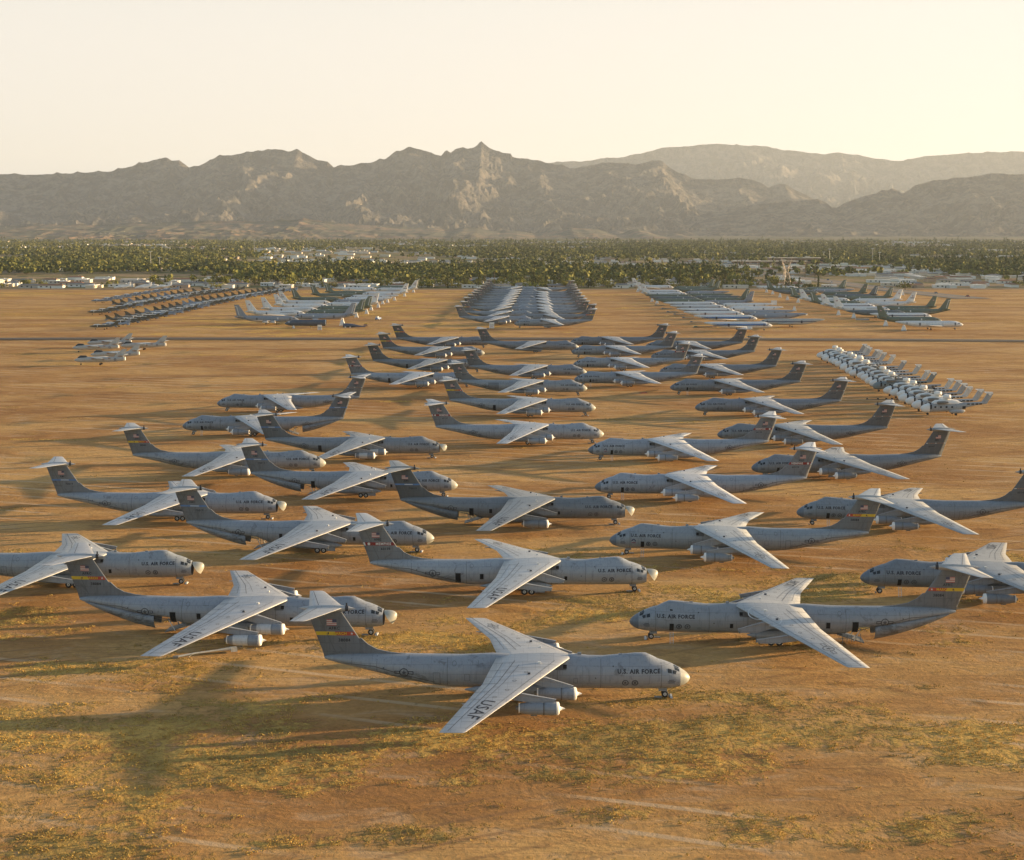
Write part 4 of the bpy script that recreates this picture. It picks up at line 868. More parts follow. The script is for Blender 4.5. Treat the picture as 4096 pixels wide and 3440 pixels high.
for key, lst in far_co.items():
    A = np.array([(x, y, s, {'round': 0, 'wide': 1, 'tall': 2, 'slim': 3, 'palm': 3}[k]) for x, y, s, k in lst]); n = len(A); K = 26; kd = A[:, 3].astype(int)
    rad = np.array([2.6, 3.3, 1.9, .9])[kd] * A[:, 2]; hz = np.array([2.3, 1.6, 4.6, 3.8])[kd] * A[:, 2]; cz = np.array([3.6, 3.0, 6.0, 4.6])[kd] * A[:, 2]
    D = rg.normal(size=(n, K, 3)); D /= np.linalg.norm(D, axis=2, keepdims=True); rr = rg.uniform(.55, 1.05, (n, K, 1)); C = D * rr * np.stack([rad, rad, hz], -1)[:, None, :]
    C[:, :, 0] += A[:, 0:1]; C[:, :, 1] += A[:, 1:2]; C[:, :, 2] += cz[:, None]
    nn = D + rg.normal(size=D.shape) * .5; nn /= np.linalg.norm(nn, axis=2, keepdims=True); u = np.cross(nn, rg.normal(size=D.shape)); u /= np.linalg.norm(u, axis=2, keepdims=True); vv = np.cross(nn, u); s_ = (rad * .42)[:, None, None] * rg.uniform(.6, 1.3, (n, K, 1))
    Q = np.stack([C + u * s_, C + vv * s_, C - u * s_, C - vv * s_], 2).reshape(-1, 3)
    tag(inst('distant_%s_trees' % {'dark': 'dark_green', 'olive': 'olive', 'lime': 'yellow_green'}[key], quads('distant_trees', Q, np.arange(len(Q)).reshape(-1, 4), LM[key])), '%s tree crowns merging into one wood across the distant suburb' % {'dark': 'dark green', 'olive': 'olive green', 'lime': 'yellow-green'}[key], 'trees', kind='stuff')

# ------------------------------------------------------------------ four-engined jetliners and tankers (length 41.5 m), nose at x=0, low swept wings
JP = {'green': (.15, .18, .135), 'dark': (.13, .155, .165), 'white': (.74, .74, .73), 'grey': (.30, .32, .36), 'slate': (.12, .14, .19), 'bare': (.42, .42, .40), 'camo': (.17, .13, .09)}
M['jet'] = paint('faded_jet_paint', (1, 1, 1), .10, lines=False)
JS = [(0, 2.9, .05, .05), (.5, 2.95, .55, .5), (1.5, 3.05, 1.0, .95), (3, 3.2, 1.5, 1.4), (5, 3.35, 1.85, 1.75), (7, 3.4, 1.95, 1.83), (12, 3.4, 1.95, 1.83), (20, 3.4, 1.95, 1.83), (27, 3.4, 1.95, 1.83), (30, 3.55, 1.8, 1.75), (33, 3.85, 1.5, 1.5), (36, 4.2, 1.1, 1.15), (39, 4.5, .7, .75), (41, 4.65, .35, .35), (41.5, 4.7, .1, .1)]
def jring(x, n=20, S=JS):
    zc, hh, hw = [float(np.interp(x, [q[0] for q in S], [q[k] for q in S])) for k in (1, 2, 3)]; return [(x - 20, hw * math.sin(2 * math.pi * k / n), zc + hh * math.cos(2 * math.pi * k / n)) for k in range(n)]
def jet_fus(style):
    mb = MB(); mb.rings([jring(x) for x in (0, .2, .5, 1, 1.5, 2.2, 3, 4, 5, 7, 12, 20, 27, 28.5, 30, 31.5, 33, 34.5, 36, 37.5, 39, 41, 41.5)], M['jet'], True, True, M['dark'])
    for s in (1, -1):
        def F(x, z):
            zc, hh, hw = [float(np.interp(x, [q[0] for q in JS], [q[k] for q in JS])) for k in (1, 2, 3)]; return (x - 20, s * (hw * math.sqrt(max(0, 1 - ((z - zc) / hh) ** 2)) + .02), z)
        if style in ('liner', 'blue'):
            decal(mb, rect_shape(4.2, 3.35, 36.5, 3.85 if style == 'liner' else 4.25), F, M['navy' if style == 'liner' else 'blue'], 1.0)
            if style == 'blue': decal(mb, rect_shape(3, 3.0, 36, 3.42), lambda x, z: tuple(np.array(F(x, z)) + (0, s * .015, 0)), M['navy'], 1.0)
        if style == 'red': decal(mb, rect_shape(6, 3.2, 30, 3.55), F, M['red'], 1.0)
        if style in ('plain', 'gov'): decal(mb, ring_shape(.42, .62, 16), F, M['navy'], .4, (1, 0, 34.6, 0, 1, 4.0))
        if style == 'gov': decal(mb, rect_shape(8, 4.0, 17.5, 4.25), F, M['faded'], .6)
        if style == 'plain': decal(mb, rect_shape(12.8, 3.2, 13.7, 4.4), F, M['pale'], .6)
        decal(mb, rect_shape(26.2, 2.5, 27.3, 4.2), F, M['dark' if style in ('liner', 'blue', 'red') else 'seam'], .5)
        decal(mb, rect_shape(2.1, 3.75, 3.6, 4.25), F, M['glass'], .4)
        decal(mb, rect_shape(4.9, 2.7, 5.8, 4.3), F, M['seam'], .4)
    for x in (9, 16, 23): mb.box((x - 20, 0, 5.35), (.7, .5, .18), M['pale'])
    return mb.build('jet_fuselage')
def jet_wing():
    mb = MB()
    for s in (1, -1): lift_surface(mb, [(s * 1.2, -8.5, 1.5, 2.1, .9), (s * 7, -4.2, 2.3, 2.6, .6), (s * 19.5, 5.6, 8.3, 3.7, .2)], M['jet'])
    return mb.build('jet_wing')
def jet_eng():
    mb = MB(); mb.tube([(0, 0, 0), (.2, 0, 0), (1.6, 0, 0), (3.6, 0, 0)], [.5, .62, .62, .42], M['pale'], 12); mb.box((2.0, 0, .75), (2.6, .14, .9), M['jet']); return mb.build('engine')
def jet_fin(kind):
    mb = MB(); lift_surface(mb, [(5.0, 12.2, 19.8, 0, .4), (6.0, 14.0, 20.1, 0, .4), (12.4, 18.6, 21.6, 0, .2)], M['jet'], vertical=True); st = surf_top([(5.0, 12.2, 19.8, 0, .4), (6.0, 14.0, 20.1, 0, .4), (12.4, 18.6, 21.6, 0, .2)])
    for s in (1, -1):
        F = lambda x, z: (x, s * (max(.08, st(x, z)) + .01), z)
        if kind == 'stripe': decal(mb, poly_shape([(18.2, 5.6), (18.65, 5.6), (20.15, 11.2), (19.7, 11.2)]), F, M['pale'], .9); decal(mb, poly_shape([(19.7, 11.0), (21.1, 11.0), (21.2, 11.45), (19.75, 11.45)]), F, M['pale'], .9)
        else:
            for k in range(5): decal(mb, rect_shape(18.1, 9.0 + k * .16, 19.4, 9.16 + k * .16), F, M['red' if k % 2 == 0 else 'pale'], .8)
            decal(mb, rect_shape(18.1, 9.4, 18.7, 9.8), lambda x, z: (x, s * (max(.08, st(x, z)) + .03), z), M['navy'], .8)
        if kind == 'bands': decal(mb, rect_shape(16.9, 7.7, 19.9, 8.2), F, M['mark'], .8)
    return mb.build('jet_fin')
def jet_tp():
    mb = MB()
    for s in (1, -1): lift_surface(mb, [(s * .6, 15.0, 19.2, 4.9, .3), (s * 6.1, 18.5, 20.4, 5.5, .12)], M['jet'])
    return mb.build('tailplane')
def jet_gear():
    mb = MB()
    for s in (1, -1): mb.tube([(.5, s * 3.3, 2.2), (.5, s * 3.3, .5)], .15, M['steel'], 6)
    mb.tube([(-15, 0, 2), (-15, 0, .4)], .1, M['steel'], 6); return mb.build('landing_gear')
me_j = {k: jet_fus(k) for k in ('plain', 'gov', 'liner', 'blue', 'red')}; me_jw = jet_wing(); me_je = jet_eng(); me_jf = {k: jet_fin(k) for k in ('stripe', 'flag', 'bands')}; me_jt = jet_tp(); me_jg = jet_gear(); me_jwl = wheel_mesh(.5, .9)
def jet(px, py, d, colr, label, group, fin='flag', style='plain', eng=0, yaw=0, tp=True):
    X, Y = at_z(px, py, 3.3); hx, hy = d * math.cos(R(yaw)), math.sin(R(yaw)); o = empty('jetliner' if style in ('liner', 'blue', 'red') else 'tanker_plane', (X - 20 * hx, Y - 20 * hy, 0), math.atan2(-hy, -hx)); tag(o, label, 'plane', group)
    c = JP[colr]; kk = random.uniform(.88, 1.06); c2 = tuple(min(1, q * kk) for q in c); inst('fuselage', me_j[style], o, c2)
    wl = inst('wings', me_jw, o, tuple(.6 * a + .12 for a in c2) if style == 'plain' else c2)
    if fin: inst('tail_fin', me_jf[fin], o, c2)
    if tp: inst('tailplane', me_jt, o, c2)
    g = inst('landing_gear', me_jg, o)
    for a, b in ((.5, 3.3), (.5, -3.3), (-15, 0)): inst('wheel', me_jwl, g, None, (a, b, .5))
    if eng:
        for s in (1, -1):
            for (ey, ex, ez) in ((8, -6.3, 1.7), (13.2, -2.6, 2.1))[:eng]: inst('engine', me_je, o, c2, (ex, s * ey, ez))
m_ = lambda x, y: (900 + .38095 * x, 1100 + .38095 * y)
n2_ = lambda x, y: (2500 + .38095 * x, 1100 + .38095 * y)
o_ = lambda x, y: (3000 + .3333 * x, 1100 + .3333 * y)
CN = {'green': 'dark green', 'dark': 'blue-black', 'white': 'white', 'grey': 'grey', 'slate': 'slate blue', 'bare': 'bare metal'}
def jets(conv, lst, d, where):
    for i, (x, y, c, fin, style, eng) in enumerate(lst):
        px, py = conv(x, y); nt_ = '' if fin else 'finless '
        jet(px, py, d, c, '%s%s jet facing %s, %s from front in %s' % (nt_, CN[c], 'right' if d > 0 else 'left', ORD[i], where), 'stored jetliners and tankers', fin, style, eng, yaw=random.uniform(-1, 1), tp=bool(fin))
jets(m_, [(775, 462, 'grey', 'stripe', 'plain', 2), (850, 405, 'white', 'flag', 'gov', 0), (990, 368, 'white', 'flag', 'gov', 0), (1095, 328, 'white', 'bands', 'plain', 0), (1118, 292, 'white', 'bands', 'plain', 0), (1228, 258, 'green', 'stripe', 'plain', 0), (1400, 216, 'green', 'stripe', 'plain', 0), (1530, 190, 'green', 'stripe', 'plain', 0), (1600, 150, 'white', None, 'plain', 0)], 1, 'the left jet lot')
jets(m_, [(722, 436, 'grey', 'stripe', 'plain', 1), (848, 393, 'green', 'stripe', 'plain', 0), (950, 352, 'green', 'stripe', 'plain', 0), (1050, 312, 'white', 'flag', 'plain', 0), (1130, 282, 'grey', None, 'plain', 0), (1225, 258, 'white', None, 'plain', 0), (1310, 232, 'white', None, 'plain', 0), (1440, 196, 'white', 'bands', 'plain', 0), (1570, 155, 'white', 'bands', 'plain', 0), (1600, 135, 'green', 'stripe', 'plain', 0)], -1, 'the left jet lot')
jets(n2_, [(1548, 525, 'white', None, 'blue', 1), (1390, 452, 'white', None, 'blue', 0), (1250, 408, 'white', None, 'red', 0), (1156, 375, 'white', None, 'liner', 0), (1062, 340, 'white', None, 'liner', 0), (970, 308, 'white', None, 'liner', 0), (840, 275, 'green', None, 'plain', 0), (778, 250, 'dark', None, 'plain', 0), (715, 226, 'green', None, 'plain', 0), (655, 202, 'white', 'flag', 'gov', 0), (600, 178, 'white', 'flag', 'liner', 0), (510, 128, 'white', 'bands', 'plain', 0)], 1, 'the middle right jet lot')
jets(n2_, [(1400, 492, 'bare', None, 'liner', 0), (1265, 430, 'grey', None, 'plain', 0), (1160, 396, 'grey', None, 'plain', 0), (1060, 358, 'white', None, 'plain', 0), (980, 322, 'white', None, 'plain', 0), (800, 292, 'grey', 'flag', 'plain', 0), (775, 262, 'green', 'stripe', 'plain', 0), (700, 240, 'dark', None, 'plain', 0), (640, 218, 'green', None, 'plain', 0), (615, 190, 'grey', None, 'plain', 0), (545, 158, 'green', 'stripe', 'plain', 0), (500, 140, 'green', 'stripe', 'plain', 0)], -1, 'the middle right jet lot')
jets(o_, [(2560, 590, 'white', None, 'plain', 0), (2300, 540, 'green', 'flag', 'plain', 0), (2180, 490, 'white', None, 'liner', 0), (1872, 455, 'dark', None, 'plain', 0), (1680, 410, 'white', 'flag', 'gov', 0), (1505, 372, 'white', 'flag', 'liner', 0), (1352, 338, 'green', 'stripe', 'plain', 0), (1200, 302, 'white', 'flag', 'gov', 0), (1065, 272, 'green', 'stripe', 'plain', 0), (820, 208, 'dark', None, 'plain', 0), (715, 180, 'green', 'stripe', 'plain', 0), (585, 158, 'white', None, 'plain', 0)], 1, 'the far right jet lot')
jets(o_, [(1690, 440, 'green', 'stripe', 'plain', 0), (1560, 402, 'green', 'flag', 'plain', 0), (1350, 348, 'white', 'bands', 'plain', 0), (1210, 312, 'white', 'flag', 'plain', 0), (1120, 278, 'green', 'stripe', 'plain', 0), (960, 256, 'dark', 'stripe', 'plain', 0), (850, 228, 'green', 'flag', 'plain', 0), (720, 190, 'grey', None, 'plain', 0), (640, 170, 'green', 'stripe', 'plain', 0)], -1, 'the far right jet lot')

# cut-open fuselage resting in front of the left jet lot
mb = MB(); mb.rings([jring(x) for x in (0, .2, .5, 1, 1.5, 2.2, 3, 4, 5, 7, 12, 20, 25.5)], M['jet'], True, True, M['dark'])
for s in (1, -1):
    def F(x, z):
        zc, hh, hw = [float(np.interp(x, [q[0] for q in JS], [q[k] for q in JS])) for k in (1, 2, 3)]; return (x - 20, s * (hw * math.sqrt(max(0, 1 - ((z - zc) / hh) ** 2)) + .02), z)
    decal(mb, rect_shape(2.1, 3.75, 3.6, 4.25), F, M['pale'], .4)
cfm = mb.build('fuselage_section'); mb = MB(); r0 = jring(25.5); r1 = [(x + .35, y, z) for x, y, z in r0]; mb.rings([r0, r1], M['white'], True, True, M['dark']); cr_ = mb.build('cut_rim')
X, Y = at_z(*m_(625, 505), 2.9); o = empty('fuselage_section', (X + 20, Y, -.3), 0); tag(o, 'dark slate wingless plane body sawn off behind with a white cut rim', 'fuselage', 'stored jetliners and tankers'); inst('body', cfm, o, (.085, .10, .135)); inst('cut_rim', cr_, o)
for q, (dx, dy) in enumerate(((-15, 0), (-3.5, -1.6))):
    mb = MB(); mb.tube([(0, -.5, 1.4), (0, -.5, 0)], .15, M['steel'], 6); mb.tube([(0, .5, 1.4), (0, .5, 0)], .15, M['steel'], 6); mb.box((0, 0, 1.3), (1.2, 1.6, .25), M['yellow'] if q else M['pale']); inst('support', mb.build('support'), o, None, (dx, dy, 0))

# ------------------------------------------------------------------ white pyramid trestles, sign boards, small wreckage, tugs
def pyramid():
    mb = MB()
    for sx in (-1, 1):
        for sy in (-1, 1): mb.tube([(sx * 1.3, sy * 1.3, 0), (sx * .3, sy * .3, 3.9)], .16, M['white'], 5)
    for z, w_ in ((.25, 1.25), (1.5, .95), (2.7, .65), (3.8, .36)):
        for a in range(4):
            M_ = Matrix.Rotation(a * math.pi / 2, 3, 'Z'); mb.tube([M_ @ Vector((-w_, w_, z)), M_ @ Vector((w_, w_, z))], .13, M['white'], 5)
    for a in range(4):
        M_ = Matrix.Rotation(a * math.pi / 2, 3, 'Z'); mb.add([M_ @ Vector(p) for p in ((-1.1, 1.12, .6), (1.1, 1.12, .6), (.55, .57, 3.0), (-.55, .57, 3.0))], [(0, 1, 2, 3)], M['white'])
    return mb.build('trestle')
me_py_ = pyramid()
PY = [m_(x, y) + ('left jet lot',) for x, y in ((1232, 530), (1380, 445), (1487, 408), (1535, 370), (1608, 342), (1655, 305), (1705, 290), (1780, 268), (1885, 225), (1978, 182), (722, 560))] + [n2_(x, y) + ('middle right jet lot',) for x, y in ((135, 178), (285, 280), (337, 300))] + [o_(x, y) + ('far right jet lot',) for x, y in ((200, 210), (272, 232), (360, 268), (450, 302), (578, 332), (532, 432), (1062, 482), (1245, 518), (1628, 612), (1845, 668), (1790, 248), (1832, 242))]
cnt = {}
for x, y, w__ in PY:
    X, Y = at_z(x, y); cnt[w__] = cnt.get(w__, 0) + 1; k = 1.25 if (x, y) == (PY[0][0], PY[0][1]) else .95
    if cnt[w__] == 11: k = .5
    o = inst('trestle', me_py_, None, None, (X, Y, -.1)); o.scale = (k, k, k); tag(o, 'white pyramid trestle beside the %s, %s counted along its edge' % (w__, ORD[cnt[w__] - 1]), 'trestle', 'white pyramid trestles by the jet lots')
me_l = [(k, v) for k, v in (('left', m_(995, 590)), ('block', (1967, 1318)), ('right', o_(287, 372)))]
for k, (x, y) in me_l:
    X, Y = at_z(x, y); o = empty('notice_board', (X, Y, -.1)); tag(o, {'left': 'white notice board standing before the sawn-off dark fuselage', 'block': 'white notice board with two dark lines before the central transport block', 'right': 'plain square white board on the sand between the two right jet lots'}[k], 'sign')
    w_, h_ = (2.6, 3.6) if k == 'left' else ((3.0, 4.2) if k == 'block' else (4.6, 4.2)); mb = MB(); mb.box((0, 0, .6 + h_ / 2), (w_, .18, h_ - .6), M['white']); inst('board', mb.build('board'), o)
    mb = MB(); [mb.tube([(s * w_ * .42, 0.12, 0), (s * w_ * .42, .12, h_)], .08, M['steel'], 6) for s in (-1, 1)]; inst('posts', mb.build('posts'), o)
    if k != 'right':
        mb = MB(); mb.box((0, -.105, h_ * .68), (w_ * .8, .03, .28), M['mark']); mb.box((0, -.105, h_ * .42), (w_ * .66, .03, .25), M['maroon']); inst('lettering', mb.build('lettering'), o)
def junk(name, label, cat, x, y, parts_, rz=0, col=None):
    X, Y = at_z(x, y); o = empty(name, (X, Y, -.15), rz); tag(o, label, cat)
    for nm, fn in parts_: mb = MB(); fn(mb); inst(nm, mb.build(nm), o, col)
X_, Y_ = 1600 * .38095 + 900, 0
def tug_body(mb): mb.box((0, 0, 1.1), (4.6, 2.2, 1.1), M['blue'], taper=.9); mb.box((-1.4, 0, 2.0), (1.6, 1.9, 1.0), M['pale'], taper=.85)
def tug_wh(mb): [mb.tube([(a, b - .15, .5), (a, b + .15, .5)], .5, M['tyre'], 12) for a in (-1.5, 1.5) for b in (-1.05, 1.05)]
junk('aircraft_tug', 'blue and white tug parked alone on the sand between jets and transports', 'tug', *m_(1610, 470), [('body', tug_body), ('wheels', tug_wh), ('windscreen', lambda mb: mb.box((-.62, 0, 2.1), (.06, 1.6, .6), M['glass']))], 1.1)
def eng_hull(mb): mb.tube([(-6.5, 0, 1.3), (-6.2, 0, 1.3), (-1, 0, 1.2), (3, 0, .9), (7.5, 0, .6)], [1.2, 1.35, 1.2, .5, .25], M['jet'], 12); mb.box((4, 0, .5), (6, 1.6, .3), M['jet'])
junk('tail_wreck', 'broken-off dark tail cone lying on the sand beside the pyramid trestle', 'wreckage', *m_(1350, 548), [('tail_cone', eng_hull), ('chocks', lambda mb: [mb.box((a, -1.4, .3), (.9, .6, .6), M['white']) for a in (-5, -2)])], .05, (.09, .11, .16))
junk('work_stand', 'small orange work stand near the broken-off tail cone', 'stand', *m_(1475, 535), [('frame', lambda mb: (mb.box((0, 0, .8), (3, 2, 1.3), M['orange'], taper=.5))), ('platform', lambda mb: mb.box((.4, 0, 1.7), (1.6, 1.4, .35), M['yellow']))], .2)
def beam(mb): mb.tube([(-4, 0, .15), (-1, .2, .4), (2.2, .5, .45), (4.2, .6, .5)], [.16, .13, .14, .3], M['bare'], 7); mb.box((4.5, .6, .35), (.9, 1.1, .5), M['bare']); mb.box((-3.9, 0, .15), (.7, .5, .3), M['steel'])
def beam2(mb): mb.tube([(-1.5, .1, .38), (-2.2, -.6, .05)], .05, M['steel'], 5)
junk('landing_leg', 'rusty detached landing gear leg lying in grass below the white-cowled engines', 'wreckage', 812, 2618, [('strut', beam), ('brace', beam2)], .32)
junk('wing_scraps', 'green and dark metal scraps on the sand below the front blue liner', 'wreckage', *n2_(860, 548), [('panel', lambda mb: mb.box((0, 0, .4), (12, 2.4, .35), M['mark'])), ('green_tip', lambda mb: mb.box((-7, .2, .5), (3.2, 1.6, .9), M['jet'], taper=.5))], 0, (.09, .13, .07))
for k, (x, y) in enumerate(((755, 500), (670, 455), (575, 418), (500, 393), (440, 357), (370, 322))):
    junk('stabiliser_scrap', 'dark detached tailplane pieces left of the stripped liners, %s from the front' % ORD[k], 'wreckage', *n2_(x, y), [('panel', lambda mb: mb.box((0, 0, .6), (9, 2.6, .3), M['jet'], taper=.7)), ('root', lambda mb: mb.box((-3.6, 0, .9), (2.0, 1.4, .6), M['steel'], taper=.6))], .05 * k, (.16, .17, .13))
junk('flat_wreck', 'flat grey panels piled by trestles in front of the far right lot', 'wreckage', *o_(1350, 540), [('panel', lambda mb: [mb.box((0, a, .3 + .25 * k), (9, 1.6, .2), M['steel' if k % 2 else 'bare']) for k, a in enumerate((-.6, .3, .9))]), ('trestle_leg', lambda mb: mb.box((4, 0, .3), (.5, 3, .6), M['steel']))], 0)
junk('rubble_mound', 'low pile of white blocks on sand in front of right jet lots', 'rubble', *o_(628, 478), [('blocks', lambda mb: [mb.box((a, b, .5), (2.2, 1.8, 1.1 + .8 * c), M['pale'], Matrix.Rotation(a, 3, 'Z'), .6) for a, b, c in ((-1.6, 0, 0), (.3, .4, 1), (2.2, -.2, -.3))]), ('rods', lambda mb: mb.tube([(0, 0, 1.2), (1.2, .3, 2.1)], .08, M['steel'], 5))], 0)

# ------------------------------------------------------------------ small swept-wing fighters in three double rows
M['camo'] = paint('camouflage_paint', (1, 1, 1), .35, lines=False, stain=(.05, .055, .03))
FSS = [(0, 1.9, .05, .05), (1.5, 1.95, .42, .38), (3.2, 2.05, .72, .6), (5, 2.1, .85, .95), (7, 2.1, .85, 1.25), (10, 2.1, .8, 1.25), (13, 2.05, .72, 1.15), (14.5, 2.2, .55, .9), (16.5, 2.6, .35, .4), (18.3, 2.8, .18, .15)]
def ftr_fus():
    mb = MB(); mb.rings([[(x - 9, p[1], p[2]) for p in jring(x, 12, FSS)] for x in (0, .6, 1.5, 2.4, 3.2, 4.2, 5, 6, 7, 8.5, 10, 11.5, 13, 14, 14.5, 15.5, 16.5, 18.3)], M['camo'])
    for s in (1, -1): mb.tube([(12.9 - 9, s * .55, 1.8), (14.4 - 9, s * .55, 1.9)], [.5, .42], M['steel'], 10)
    return mb.build('fighter_fuselage')
def ftr_top():
    mb = MB(); mb.tube([(2.6 - 9, 0, 2.5), (3.6 - 9, 0, 2.85), (6.2 - 9, 0, 2.9), (8 - 9, 0, 2.7)], [.2, .42, .45, .2], M['white'], 8); mb.box((9.2 - 9, 0, 2.92), (2.4, 1.3, .12), M['white']); mb.box((5.5 - 9, 1.05, 2.2), (.3, .5, 1.2), M['white']); mb.box((5.5 - 9, -1.05, 2.2), (.3, .5, 1.2), M['white']); return mb.build('white_cover')
def ftr_wing():
    mb = MB()
    for s in (1, -1): lift_surface(mb, [(s * 1.0, -3.2, 3.9, 1.6, .35), (s * 4.1, -.1, 4.2, 1.62, .2), (s * 5.85, 2.1, 4.4, 2.1, .08)], M['camo'])
    return mb.build('fighter_wing')
def ftr_fin():
    mb = MB(); lift_surface(mb, [(2.6, 3.6, 8.6, 0, .25), (3.3, 5.4, 8.8, 0, .2), (5.0, 8.0, 9.6, 0, .1)], M['camo'], vertical=True); return mb.build('tail_fin')
def ftr_stab():
    mb = MB()
    for s in (1, -1): lift_surface(mb, [(s * .4, 6.0, 8.4, 2.5, .15), (s * 2.7, 7.9, 9.4, 1.55, .07)], M['camo'])
    return mb.build('drooped_stabiliser')
mfu, mto, mfw, mff, mfs = ftr_fus(), ftr_top(), ftr_wing(), ftr_fin(), ftr_stab(); mb = MB(); mb.tube([(-5, 0, 1.5), (-5, 0, .3)], .08, M['steel'], 5); [mb.tube([(1.2, s * 2.6, 1.6), (1.2, s * 2.6, .4)], .09, M['steel'], 5) for s in (1, -1)]; mb.tube([(-5, -.15, .3), (-5, .15, .3)], .3, M['tyre'], 8); [mb.tube([(1.2, s * 2.6 - .15, .4), (1.2, s * 2.6 + .15, .4)], .4, M['tyre'], 8) for s in (1, -1)]; mfg = mb.build('landing_gear')
q_ = lambda x, y: (430 + .2857 * x, 1120 + .2857 * y)
def fighter(X, Y, d, colr, label, group, k=1.0):
    o = empty('fighter_jet', (X, Y, -.1), (0 if d < 0 else math.pi) + random.uniform(-.04, .04), k); tag(o, label, 'fighter jet', group); cc = {'camo': (.115, .095, .06), 'grey': (.24, .28, .34), 'pale': (.42, .44, .46)}[colr]; kk = random.uniform(.82, 1.15); cc = tuple(c * kk for c in cc)
    inst('fuselage', mfu, o, cc); inst('wings', mfw, o, cc); inst('tail_fin', mff, o, cc); inst('stabiliser', mfs, o, tuple(.5 * c + .14 for c in cc)); inst('white_cover', mto, o); inst('landing_gear', mfg, o)
def frow(pts, d, n, greys, rowname):
    """pts: fin-top pixels of the first and last plane; positions are spaced evenly on the ground between them"""
    W = [at_z(*p, 5.0) for p in pts]; L = [0]
    for a, b in zip(W[:-1], W[1:]): L.append(L[-1] + math.hypot(b[0] - a[0], b[1] - a[1]))
    for i in range(n):
        t = L[-1] * i / (n - 1); X = float(np.interp(t, L, [p[0] for p in W])); Y = float(np.interp(t, L, [p[1] for p in W])); c = 'grey' if i in greys else 'camo'
        fighter(X + d * 8.6, Y, d, c, '%s fighter facing %s, %s from the left in %s' % ('blue-grey' if c == 'grey' else 'brown camouflaged', 'right' if d > 0 else 'left', ORD[i], rowname), 'fighters in %s' % rowname)
frow([q_(-20, 485), q_(130, 455), q_(685, 360), q_(1275, 240), q_(2010, 130), m_(500, 112)], 1, 24, (4, 9, 10), 'the nearest fighter row')
frow([q_(140, 575), q_(310, 545), q_(905, 425), q_(1500, 290), q_(2090, 170), m_(760, 122)], -1, 26, (1, 6, 7, 10, 11, 16, 17, 19, 20, 24, 25), 'the nearest fighter row')
frow([q_(70, 285), q_(560, 205), q_(1085, 125), q_(1440, 90)], 1, 14, (2, 6, 7, 13), 'the middle fighter row')
frow([q_(50, 385), q_(180, 360), q_(680, 265), q_(1225, 180), q_(1915, 85)], -1, 19, (4, 9, 10), 'the middle fighter row')
frow([q_(60, 235), q_(540, 150), q_(1000, 84)], -1, 8, (0, 1, 2, 3, 4, 5, 6, 7), 'the farthest fighter row')
# three white-wrapped aircraft beyond the fighters
def wrapped():
    mb = MB(); rg_ = [[(x, 1.5 * h * math.sin(2 * math.pi * k / 12), 2.4 + zc + 1.5 * h * math.cos(2 * math.pi * k / 12)) for k in range(12)] for x, zc, h in ((-7, -.9, .1), (-6.2, -.8, .5), (-4, -.2, .9), (-1, .2, 1.1), (2.5, .2, 1.0), (5, .4, .7), (8, 1.0, .4), (9.5, 1.3, .2))]; mb.rings(rg_, M['white']); return mb.build('wrapped_body')
def wfin(): mb = MB(); lift_surface(mb, [(3.2, 5.5, 9.2, 0, .6), (7.4, 8.0, 10.2, 0, .4)], M['white'], vertical=True); return mb.build('tail_fin')
def wwing(): mb = MB(); lift_surface(mb, [(-7.5, 1, 3, 2.2, .3), (0, -2, 3, 2.2, .5), (7.5, 1, 3, 2.2, .3)], M['jet']); return mb.build('wings')
wm = wrapped(), wfin(), wwing()
for k, (x, y) in enumerate((q_(190, 128), q_(480, 130), q_(765, 120))):
    X, Y = at_z(x, y); o = empty('wrapped_plane', (X, Y, -.2), .1); tag(o, 'small white-wrapped plane behind the far fighters, %s of three from the left' % ORD[k], 'plane', 'white-wrapped planes behind the fighters')
    inst('body', wm[0], o); inst('tail_fin', wm[1], o); inst('wings', wm[2], o, (.4, .4, .42)); mb = MB(); mb.tube([(-3, 0, 1.6), (-3, 0, 0)], .15, M['steel'], 5); mb.tube([(2, 1.5, 1.8), (2, 1.5, 0)], .15, M['steel'], 5); mb.tube([(2, -1.5, 1.8), (2, -1.5, 0)], .15, M['steel'], 5); inst('gear', mb.build('gear'), o)

